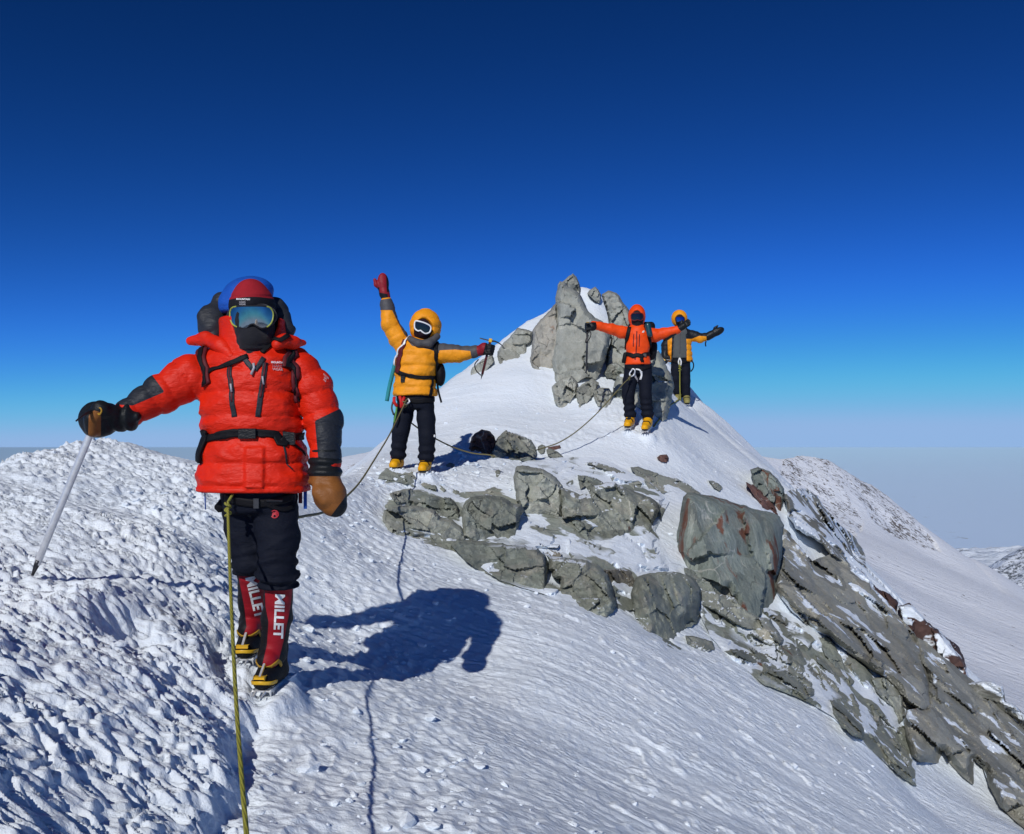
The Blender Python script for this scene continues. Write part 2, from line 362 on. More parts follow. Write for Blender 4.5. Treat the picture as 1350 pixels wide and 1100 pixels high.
# neighbouring summit with its glacier
PEAK = [(985,598,1750),(1030,606,1850),(1058,602,1950),(1085,604,2000),(1120,622,2050),(1150,640,2100),(1190,679,2150),(1225,710,2200),(1247,729,2250),
        (1000,640,1600),(1060,660,1650),(1100,690,1450),(1120,650,1850),(1150,690,1750),(1190,710,1800),(1130,720,1250),(1200,770,1150),(1200,830,850),(1250,880,700),(1350,960,560),
        (1300,760,1800),(1350,795,1500),(1290,820,1050),(1450,860,1150),(1600,950,900),(1450,1050,430),(1100,760,900),(1050,700,1100),(900,640,1400),(900,700,900)]
CRESTP = [(880,610,1700),(985,598,1750),(1030,606,1850),(1058,602,1950),(1085,604,2000),(1120,622,2050),(1150,640,2100),(1190,679,2150),(1225,710,2200),(1247,729,2250),(1300,762,1830),(1350,797,1520),(1450,862,1180),(1600,955,920)]
fa = soft_poly([(1035,608),(1060,598),(1095,602),(1120,615),(1150,633),(1110,640),(1140,690),(1120,716),(1085,705),(1040,660),(1015,650)])
fb = soft_poly([(1120,615),(1150,632),(1195,675),(1232,712),(1240,727),(1205,716),(1175,705),(1148,683),(1140,665),(1120,645),(1105,630)])
def rock_on_peak(x, y, z):
    u, v = px_of(x, y, z); w = 6 * (fbm2(x / 60, y / 60, 3, 3) - 0.5)
    k = np.maximum(fa(u + w, v + w), fb(u + w, v + w) * 1.15); return k
M_PEAK = mat_far_snow('snow_and_scree', 0.082, 0.022, (0.14, 0.12, 0.105), ripple=0.09, snowc=(0.86, 0.89, 0.94))
far_sheet('neighbouring_peak', PEAK, CRESTP, np.linspace(8, 42, 420), np.concatenate([np.geomspace(250, 2400, 380), np.geomspace(2450, 3600, 20)]), M_PEAK, 0.7, 0.008, rock_on_peak, 5)
# a low snow ridge behind the first climber's arm
LOWR = [(250,645,2400),(100,700,2300),(300,665,2000),(650,600,2900),(700,660,2300),(380,616,2600),(420,610,2650),(450,603,2700),(480,597,2750),(510,590,2800),(560,583,2850),(420,640,2200),(480,640,2200),(520,640,2200),(380,650,2000),(460,622,2450),(500,612,2500)]
def rock_low(x, y, z):
    u, v = px_of(x, y, z); return np.exp(-((u - 466) / 16.0) ** 2 - ((v - 618 + (u - 466) * 0.4) / 7.0) ** 2)
M_LOW = mat_far_snow('far_snow_brown_flecks', 0.16, 0.03, (0.30, 0.235, 0.18), ripple=0.05)
far_sheet('distant_snow_ridge', LOWR, [(-100,745,2250),(100,698,2300),(250,643,2400),(320,624,2500),(380,616,2600),(420,610,2650),(450,603,2700),(480,597,2750),(510,590,2800),(560,583,2850),(640,575,2900)], np.linspace(-38, 12, 300), np.geomspace(1500, 3600, 120), M_LOW, 0.6, 0.004, rock_low, 9)
# rocky buttress at the edge of the far valley, and the far ranges
DARK = [(1285,775,5200),(1305,757,5300),(1325,742,5400),(1345,729,5500),(1380,712,5600),(1290,790,4700),(1330,790,4600),(1350,770,4900),(1350,800,4400),(1400,790,4500),(1420,720,5700)]
M_DARK = mat_far_snow('far_dark_rock', 0.10, 0.008, (0.10, 0.11, 0.125), ripple=0.02)
far_sheet('distant_rock_mountain', DARK, [(1262,790,5000),(1285,775,5200),(1302,758,5300),(1325,741,5400),(1345,728,5500),(1380,712,5600),(1430,700,5800)], np.linspace(26, 37, 200), np.geomspace(4000, 7200, 160), M_DARK, 0.7, 0.014, lambda x, y, z: np.ones(len(x)), 13)
RNG = [(1100,735,17000),(1240,724,17000),(1262,722,17500),(1290,728,18000),(1320,724,18500),(1350,721,19000),(1450,722,19000),(1255,735,15000),(1300,742,14000),(1340,738,14500),(1280,752,11500),(1330,760,10500),(1400,750,12000),(1250,760,11000),(1450,760,10500)]
M_RNG = mat_far_snow('far_range_snow', 0.05, 0.0014, (0.30, 0.28, 0.28), ripple=0.0012)
far_sheet('distant_range', RNG, [(1000,745,16500),(1100,735,17000),(1240,724,17000),(1262,722,17500),(1290,727,18000),(1320,724,18500),(1350,721,19000),(1500,722,19000)], np.linspace(16, 38, 260), np.geomspace(9000, 24000, 140), M_RNG, 0.5, 0.022, lambda x, y, z: np.full(len(x), 0.7), 17)
# the ice sheet
def ice_sheet():
    az = np.linspace(-180, 180, 240) * math.pi / 180; r = np.geomspace(1500, 500000, 100)
    A, Rr = np.meshgrid(az, r); x = Rr * np.sin(A); y = Rr * np.cos(A); z = -2500 + 60 * (fbm2(x.ravel() / 9000, y.ravel() / 9000, 50, 4).reshape(x.shape) - 0.5)
    idx = np.arange(A.size).reshape(A.shape); f = np.stack([idx[:-1, :-1], idx[1:, :-1], idx[1:, 1:], idx[:-1, 1:]], -1).reshape(-1, 4)
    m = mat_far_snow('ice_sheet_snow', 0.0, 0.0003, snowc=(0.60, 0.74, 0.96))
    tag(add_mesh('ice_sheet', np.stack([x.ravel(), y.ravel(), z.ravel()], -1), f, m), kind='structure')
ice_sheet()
def haze():
    X0, X1, Y0, Y1, Z0, Z1 = -520000, 520000, -520000, 520000, -2600, 5.0
    v = [(x, y, z) for x in (X0, X1) for y in (Y0, Y1) for z in (Z0, Z1)]
    f = [(0,1,3,2),(4,6,7,5),(0,4,5,1),(2,3,7,6),(0,2,6,4),(1,5,7,3)]
    m = bpy.data.materials.new('haze'); m.use_nodes = True; nt = m.node_tree; nt.nodes.clear()
    out = nt.nodes.new('ShaderNodeOutputMaterial'); pv = nt.nodes.new('ShaderNodeVolumePrincipled')
    pv.inputs['Density'].default_value = HAZE_D; pv.inputs['Color'].default_value = (0.56, 0.80, 1.0, 1); pv.inputs['Anisotropy'].default_value = -0.35
    nt.links.new(pv.outputs[0], out.inputs['Volume'])
    if hasattr(m, 'cycles') and hasattr(m.cycles, 'homogeneous_volume'): m.cycles.homogeneous_volume = True
    tag(add_mesh('haze', v, f, m, smooth=False), kind='stuff')
HAZE_D = 9e-6
haze()
# ------------------------------------------------------------------ rocks
def mat_rock(name, base=(0.235, 0.262, 0.225), pale=(0.42, 0.43, 0.385), dark=(0.135, 0.158, 0.138), rust=0.0, snow=0.25, lichen=0.5, streak=(1, 1, 1), rot=(0, 0, 0), scale=1.0, rustc=(0.16, 0.055, 0.03), rime=0.0):
    m, nt, n, l, p = new_mat(name)
    g = n.new('ShaderNodeNewGeometry'); pos = g.outputs['Position']; nor = g.outputs['Normal']
    st = mapping(n, l, pos, tuple(scale * s for s in streak), rot)
    f1 = noise(n, l, st, 1.6, 7, 0.6, 0.6); f2 = noise(n, l, st, 7.0, 6, 0.62, 0.3); f3 = noise(n, l, pos, 38.0, 5, 0.7)
    c = ramp(n, l, f1, [(0.28, dark), (0.47, base), (0.58, base), (0.78, pale)])
    c = mixc(n, l, ramp(n, l, f2, [(0.35, 0.0), (0.75, 0.75)]), c, tuple(0.5 * (a + b) for a, b in zip(base, pale)))
    c = mixc(n, l, ramp(n, l, f3, [(0.45, 0.0), (0.62, 0.45)]), c, tuple(v * 0.68 for v in base))
    if lichen:
        f4 = noise(n, l, pos, 3.3, 8, 0.7); c = mixc(n, l, ramp(n, l, f4, [(0.54, 0.0), (0.60, lichen)]), c, (0.33, 0.315, 0.27))
    if rust:
        rs = mapping(n, l, pos, (3.2, 3.2, 0.8)); f5 = noise(n, l, rs, 1.3, 6, 0.62, 0.5)
        c = mixc(n, l, ramp(n, l, f5, [(0.66 - 0.12 * rust, 0.0), (0.72 - 0.12 * rust, 0.9)]), c, rustc)
    # cracks and pale veins
    v = n.new('ShaderNodeTexVoronoi'); v.feature = 'DISTANCE_TO_EDGE'; v.inputs['Scale'].default_value = 2.1 * scale
    wv = n.new('ShaderNodeVectorMath'); wv.operation = 'ADD'
    nt2 = n.new('ShaderNodeTexNoise'); nt2.inputs['Scale'].default_value = 2.5; nt2.inputs['Detail'].default_value = 4; l.new(pos, nt2.inputs['Vector'])
    sc = n.new('ShaderNodeVectorMath'); sc.operation = 'SCALE'; sc.inputs['Scale'].default_value = 0.35; l.new(nt2.outputs['Color'], sc.inputs[0])
    l.new(st, wv.inputs[0]); l.new(sc.outputs[0], wv.inputs[1]); l.new(wv.outputs[0], v.inputs['Vector'])
    crack = ramp(n, l, v.outputs['Distance'], [(0.0, 1.0), (0.014, 0.0)])
    crk = mathn(n, l, 'MULTIPLY', crack, ramp(n, l, noise(n, l, pos, 1.9, 3), [(0.54, 0.0), (0.62, 1.0)]))
    c = mixc(n, l, mathn(n, l, 'MULTIPLY', crk, 0.8), c, (0.05, 0.05, 0.045))
    v2 = n.new('ShaderNodeTexVoronoi'); v2.feature = 'DISTANCE_TO_EDGE'; v2.inputs['Scale'].default_value = 1.3
    wv2 = n.new('ShaderNodeVectorMath'); wv2.operation = 'ADD'; l.new(pos, wv2.inputs[0]); l.new(sc.outputs[0], wv2.inputs[1]); l.new(wv2.outputs[0], v2.inputs['Vector'])
    vein = mathn(n, l, 'MULTIPLY', ramp(n, l, v2.outputs['Distance'], [(0.0, 1.0), (0.012, 0.0)]), ramp(n, l, noise(n, l, pos, 1.1, 3), [(0.5, 0.0), (0.6, 0.6)]))
    c = mixc(n, l, vein, c, (0.55, 0.55, 0.50))
    vb = n.new('ShaderNodeTexVoronoi'); vb.inputs['Scale'].default_value = 1.7 * scale; l.new(wv.outputs[0], vb.inputs['Vector'])
    sb = n.new('ShaderNodeSeparateColor'); l.new(vb.outputs['Color'], sb.inputs[0])
    c = mixc(n, l, 1.0, c, ramp(n, l, sb.outputs[0], [(0.0, 0.74), (1.0, 1.16)]), 'MULTIPLY')
    c = mixc(n, l, mathn(n, l, 'MULTIPLY', sb.outputs[1], 0.35), c, mixc(n, l, 1.0, c, (1.08, 0.98, 0.86), 'MULTIPLY'))
    rough = 0.78
    h = mathn(n, l, 'ADD', mathn(n, l, 'MULTIPLY', f2, 0.6), mathn(n, l, 'MULTIPLY', f3, 0.12))
    h = mathn(n, l, 'SUBTRACT', h, mathn(n, l, 'MULTIPLY', crk, 0.35))
    b1 = bump(n, l, h, 0.75, 0.05)
    b2 = bump(n, l, noise(n, l, pos, 90, 3, 0.6), 0.35, 0.008, b1)
    if snow != 0 or rime > 0:
        sx = n.new('ShaderNodeSeparateXYZ'); l.new(nor, sx.inputs[0])
        gate = ramp(n, l, noise(n, l, pos, 0.9, 3, 0.5), [(0.50, 0.0), (0.56, 1.0)])
        k = mathn(n, l, 'ADD', sx.outputs['Z'], mathn(n, l, 'MULTIPLY', mathn(n, l, 'SUBTRACT', noise(n, l, pos, 1.7, 4, 0.55), 0.5), 0.5))
        sm = ramp(n, l, k, [(1.0 - 0.6 * snow, 0.0), (1.03 - 0.6 * snow, 1.0)]); sm = mathn(n, l, 'MULTIPLY', sm, gate)
        if rime:
            rf = noise(n, l, mapping(n, l, pos, (0.8, 1.0, 1.3), (0, R(40), 0)), 2.3, 4, 0.5); sm = mathn(n, l, 'MAXIMUM', sm, ramp(n, l, rf, [(0.60 - 0.14 * rime, 0.0), (0.625 - 0.14 * rime, 1.0)]))
        c = mixc(n, l, sm, c, (0.79, 0.855, 0.925))
    l.new(c, p.inputs['Base Color']); p.inputs['Roughness'].default_value = rough; p.inputs['Specular IOR Level'].default_value = 0.3
    l.new(b2, p.inputs['Normal'])
    return m
MR = {
 'buried': mat_rock('snowed_bedrock', snow=0.3, rime=0.95, streak=(0.7, 1.2, 2.6), rot=(0, R(20), 0)),
 'green': mat_rock('green_grey_rock', snow=0.05),
 'green2': mat_rock('green_grey_rock_pale', base=(0.285, 0.305, 0.265), dark=(0.17, 0.19, 0.165), snow=0.12, lichen=0.6),
 'tower': mat_rock('pale_tower_rock', base=(0.335, 0.352, 0.315), pale=(0.52, 0.525, 0.475), dark=(0.175, 0.192, 0.168), snow=0.0, lichen=0.35, streak=(1.6, 1.6, 0.55), rot=(0, R(12), 0)),
 'tan': mat_rock('tan_tower_rock', base=(0.35, 0.34, 0.295), pale=(0.50, 0.475, 0.41), dark=(0.21, 0.205, 0.175), snow=0.0, rust=0.25, streak=(2.2, 2.2, 0.5), rot=(0, R(8), 0), rustc=(0.27, 0.15, 0.09)),
 'stained': mat_rock('rust_streaked_rock', base=(0.205, 0.245, 0.222), pale=(0.40, 0.425, 0.385), dark=(0.10, 0.13, 0.118), rust=0.85, snow=0.0, streak=(2.4, 2.4, 0.45), lichen=0.25),
 'layer': mat_rock('layered_rock', base=(0.235, 0.255, 0.215), pale=(0.46, 0.465, 0.41), dark=(0.12, 0.138, 0.115), snow=0.12, streak=(0.7, 1.2, 3.4), rot=(0, R(24), 0), rust=0.1),
 'slab': mat_rock('slab_rock', base=(0.295, 0.30, 0.265), pale=(0.45, 0.445, 0.395), dark=(0.17, 0.182, 0.155), snow=-0.6, rime=0.10, streak=(0.55, 1.1, 2.0), rot=(0, R(40), 0), rust=0.08, lichen=0.5, rustc=(0.22, 0.15, 0.10)),
 'rime': mat_rock('rimed_rock', base=(0.22, 0.225, 0.20), pale=(0.36, 0.35, 0.32), snow=0.25, rime=0.85, streak=(0.55, 1.1, 2.0), rot=(0, R(40), 0)),
 'red': mat_rock('dark_red_rock', base=(0.15, 0.075, 0.062), pale=(0.28, 0.18, 0.15), dark=(0.06, 0.032, 0.03), snow=0.05, lichen=0.0),
 'redrime': mat_rock('dark_red_rimed_rock', base=(0.085, 0.045, 0.038), pale=(0.17, 0.11, 0.095), dark=(0.03, 0.018, 0.017), snow=0.2, lichen=0.0, rime=0.75),
 'brown': mat_rock('brown_flat_rock', base=(0.165, 0.155, 0.125), pale=(0.27, 0.25, 0.21), dark=(0.085, 0.08, 0.065), snow=0.25, streak=(0.7, 1.2, 3.0), rot=(0, R(14), 0)),
}
def in_poly2(poly, u, v):
    A = np.asarray(poly, float); ins = np.zeros(len(u), bool)
    for a, b in zip(A, np.roll(A, -1, 0)): ins ^= ((a[1] > v) != (b[1] > v)) & (u < (b[0] - a[0]) * (v - a[1]) / (b[1] - a[1] + 1e-12) + a[0])
    return ins
def rock(name, label, pts, thick, mat, seed, vert=0.5, facet=0.6, cell=0.42, w=0.22, res=None, depth=None, back=None, cat='rock', group='rocks in the snow', dz=0.0, rim=0.02, lean=0.0, fine=1.0, foot=1.0, drape=False, drape_dz=0.03, crest=0.0, grow=1.0):
    """a solid block whose face was traced from the photograph, set at the distance of the snow it stands in, with real thickness"""
    rng = np.random.default_rng(seed)
    A = np.array(pts, float); cen = A.mean(0)
    u0, v0 = A.min(0); u1, v1 = A.max(0); area = (u1 - u0) * (v1 - v0)
    if res is None: res = max(1.3, math.sqrt(area / 2600.0))
    A = cen + (A - cen) * grow; cen = A.mean(0); u0, v0 = A.min(0); u1, v1 = A.max(0)
    # the foot of the block runs on down under the snow
    Ao = A; sgn = np.sign(sum(a[0] * b[1] - b[0] * a[1] for a, b in zip(A, np.roll(A, -1, 0))))
    en = np.roll(A, -1, 0) - np.roll(A, 1, 0); en = np.stack([en[:, 1], -en[:, 0]], -1) * sgn; en /= np.linalg.norm(en, axis=1)[:, None] + 1e-9
    dn = np.clip(en[:, 1] * 1.6 - 0.25, 0, 1); h_ = v1 - v0
    A = A + np.stack([0 * dn, dn * np.clip(0.12 * h_, 2, 9) * foot * (0.3 if drape else 1)], -1) + en * (np.clip(-en[:, 1] * 2.0 - 0.3, 0, 1) * crest)[:, None]; v1f = A[:, 1].max()
    # resample and roughen the outline
    out = []
    for a, b in zip(A, np.roll(A, -1, 0)):
        k = max(1, int(np.linalg.norm(b - a) / (res * 1.2)))
        for i in range(k): out.append(a + (b - a) * i / k)
    out = np.array(out); nrm = np.roll(out, -1, 0) - np.roll(out, 1, 0); nrm = np.stack([nrm[:, 1], -nrm[:, 0]], -1); nrm /= np.linalg.norm(nrm, axis=1)[:, None] + 1e-9
    size = math.sqrt(area); ja = min(2.2, 0.022 * size)
    out = out + nrm * ja * ((vn2(out[:, 0] / (size * .12) + 7, out[:, 1] / (size * .12), seed) - 0.5) * 1.2 + (vn2(out[:, 0] / (size * .04), out[:, 1] / (size * .04) + 3, seed + 1) - 0.5) * 0.8)[:, None]
    # depth plane of the face
    if depth is None:
        hy = hit(Ao[:, 0], Ao[:, 1]); ok = ~np.isnan(hy)
        hy[~ok] = np.nanmin(hy) if ok.any() else 10.0
        M = np.stack([np.ones(len(A)), Ao[:, 0] - cen[0], Ao[:, 1] - cen[1]], -1)
        co = np.linalg.lstsq(M.T @ M + np.diag([0, 4.0, 4.0]), M.T @ hy, rcond=None)[0]
        vb = v1 - cen[1]; a0 = co[0] + co[2] * vb; ymax = hy.max(); ymin = hy.min()
        dz = dz + thick * (0.40 + 0.60 * vert) * 0
        Yf = lambda u, v: np.clip(a0 + co[1] * (u - cen[0]) + co[2] * (v - cen[1] - vb) * (1 - vert), ymin - 0.6, ymax + 0.3) + dz
        reach = max(0.0, -co[2] * (v1 - v0) * vert)
        # set the face back so that its foot meets the snow along the whole lower edge
        bo = (dn > 0.15) & ok
        if bo.sum() >= 2:
            uu = Ao[bo, 0] - cen[0]; de = hy[bo] - Yf(Ao[bo, 0], Ao[bo, 1]) + thick * 0.72
            Mb = np.stack([np.ones(len(uu)), uu], -1); cb = np.linalg.solve(Mb.T @ Mb + np.diag([1e-6, 400.0]), Mb.T @ de); Y0f = Yf
            lo_, hi_ = de.min() - .05, de.max() + .05
            Yf = lambda u, v: Y0f(u, v) + np.clip(cb[0] + cb[1] * (u - cen[0]), lo_, hi_)
        else:
            Y0f = Yf; Yf = lambda u, v: Y0f(u, v) + thick * (0.4 + 0.6 * vert)
    elif False: pass
    if depth is None and drape:
        # a broad outcrop follows the lie of the snow all along its edge
        cu, cv = np.meshgrid(np.linspace(u0, u1, 9), np.linspace(v0, v1, 9)); cp = np.vstack([Ao, np.stack([cu.ravel(), cv.ravel()], -1)])
        keep = np.concatenate([np.ones(len(Ao), bool), in_poly2(Ao, cp[len(Ao):, 0], cp[len(Ao):, 1])]); cp = cp[keep]
        hy2 = hit(cp[:, 0], cp[:, 1]); ok = ~np.isnan(hy2); sc_ = max(u1 - u0, v1 - v0)
        ft = tps_fit(np.column_stack([(cp[ok] - cen) / sc_, hy2[ok]]), 0.02); ylo, yhi = hy2[ok].min(), hy2[ok].max()
        Yf = lambda u, v: np.clip(tps_eval(ft, (u - cen[0]) / sc_, (v - cen[1]) / sc_), ylo - .1, yhi + .1) + drape_dz
        reach = 0.3
    elif depth is not None:
        Yf = lambda u, v: depth + lean * (v1 - v) + 0 * u; reach = 0.0
    # interior points
    gu, gv = np.meshgrid(np.arange(u0, u1, res), np.arange(v0, v1f, res)); gp = np.stack([gu.ravel(), gv.ravel()], -1)
    gp += rng.uniform(-0.3, 0.3, gp.shape) * res
    def dist_edge(q):
        best = np.full(len(q), 1e18)
        for a, b in zip(out, np.roll(out, -1, 0)):
            d = b - a; t = np.clip(((q - a) @ d) / (d @ d + 1e-12), 0, 1); e = q - (a + t[:, None] * d); best = np.minimum(best, (e ** 2).sum(1))
        return np.sqrt(best)
    ins = np.zeros(len(gp), bool)
    for a, b in zip(out, np.roll(out, -1, 0)):
        ins ^= ((a[1] > gp[:, 1]) != (b[1] > gp[:, 1])) & (gp[:, 0] < (b[0] - a[0]) * (gp[:, 1] - a[1]) / (b[1] - a[1] + 1e-12) + a[0])
    gp = gp[ins]; gd = dist_edge(gp); gp = gp[gd > res * 0.55]
    allp = np.vstack([out, gp]); n = len(out)
    vv, _, ff, _, _, _ = delaunay_2d_cdt([Vector(p) for p in allp], [(i, (i + 1) % n) for i in range(n)], [list(range(n))], 1, 1e-4)
    q = np.array([(p.x, p.y) for p in vv]); nb = len(q)
    o_n = np.roll(out, -1, 0) - out; o_n = np.stack([o_n[:, 1], -o_n[:, 0]], -1) * sgn; o_n /= np.linalg.norm(o_n, axis=1)[:, None] + 1e-9
    def dist_soft(q):
        best = np.full(len(q), 1e18)
        for a, b, nn in zip(out, np.roll(out, -1, 0), o_n):
            d = b - a; t = np.clip(((q - a) @ d) / (d @ d + 1e-12), 0, 1); e = q - (a + t[:, None] * d)
            best = np.minimum(best, np.sqrt((e ** 2).sum(1)) + ((30.0 * max(0.0, -nn[1] - 0.35) if crest else 0.0) if drape else 30.0 * max(0.0, nn[1] - 0.25)))
        return best
    dmax = dist_edge(q).max() + 1e-6; dd = dist_soft(q)
    Y = Yf(q[:, 0], q[:, 1]); ray = np.stack([(q[:, 0] - CX) / F_PX, np.ones(nb), -(q[:, 1] - CY) / F_PX], -1)
    P0 = ray * Y[:, None]
    wpx = w * dmax; t = np.clip(dd / wpx, 0, 1); prof = np.clip(1.1 * t ** (0.8 if drape else 0.42), 0, 1)
    # facets: cells of tilted planes, as rock breaks along joints
    ext = P0.max(0) - P0.min(0); L = cell * max(0.12, math.sqrt(max(ext[0] * ext[2], 1e-4)))
    vol = max(1, int((ext[0] / L + 1) * (ext[2] / L + 1) * 1.6)); seeds = P0.min(0) + rng.uniform(0, 1, (vol, 3)) * ext
    warp = P0 + (np.stack([fbm3(P0 / L, seed + k, 2) for k in range(3)], -1) - 0.5) * L * 0.22
    dist = ((warp[:, None, :] - seeds[None]) ** 2).sum(-1); near = dist.argmin(1)
    tilt = rng.normal(0, 1, (vol, 3)) * np.array([0.78, 0.2, 0.78]); off = rng.uniform(-0.5, 0.5, vol)
    fc = off[near] * thick * 0.55 + (tilt[near] * (P0 - seeds[near])).sum(1) * 0.9
    nz = (fbm3(P0 / (0.5 * L), seed + 5, 5) - 0.5) * thick * 0.45 + (fbm3(P0 / 0.09, seed + 9, 3) - 0.5) * 0.03 * fine + (1 - np.abs(2 * fbm3(P0 / (L * 0.8), seed + 12, 3) - 1)) * thick * 0.12
    off_m = thick * prof + (facet * np.clip(fc, -1.2 * thick, 1.2 * thick) + nz) * np.clip(prof * 2.2, 0, 1)
    tow = -ray / np.linalg.norm(ray, axis=1)[:, None]
    front = P0 + tow * np.maximum(off_m, rim * prof)[:, None]
    bk = (thick * 0.9 + 0.25 + reach) if back is None else back
    hor = ray.copy(); hor[:, 2] -= 0.06; hor /= np.linalg.norm(hor, axis=1)[:, None]
    cw = P0.mean(0); backv = cw + (P0 - cw) * 0.93 + hor * (0.12 + bk * np.sqrt(prof))[:, None]
    faces = []
    bset = {}
    for f in ff:
        f = list(f); a = q[f[0]]; area2 = (q[f[1]][0] - a[0]) * (q[f[2]][1] - a[1]) - (q[f[1]][1] - a[1]) * (q[f[2]][0] - a[0])
        if area2 > 0: f = f[::-1]           # image y runs down
        faces.append(f); faces.append([i + nb for i in f[::-1]])
        for i in range(len(f)): bset[(f[i], f[(i + 1) % len(f)])] = 1
    for (a, b) in list(bset):
        if (b, a) not in bset: faces.append([b, a, a + nb, b + nb])
    o = add_mesh(name, np.vstack([front, backv]), faces, MR[mat], smooth=True)
    # keep the joints crisp: edges where facets meet are split by angle
    o.data.set_sharp_from_angle(angle=R(27))
    return tag(o, label, cat, group)

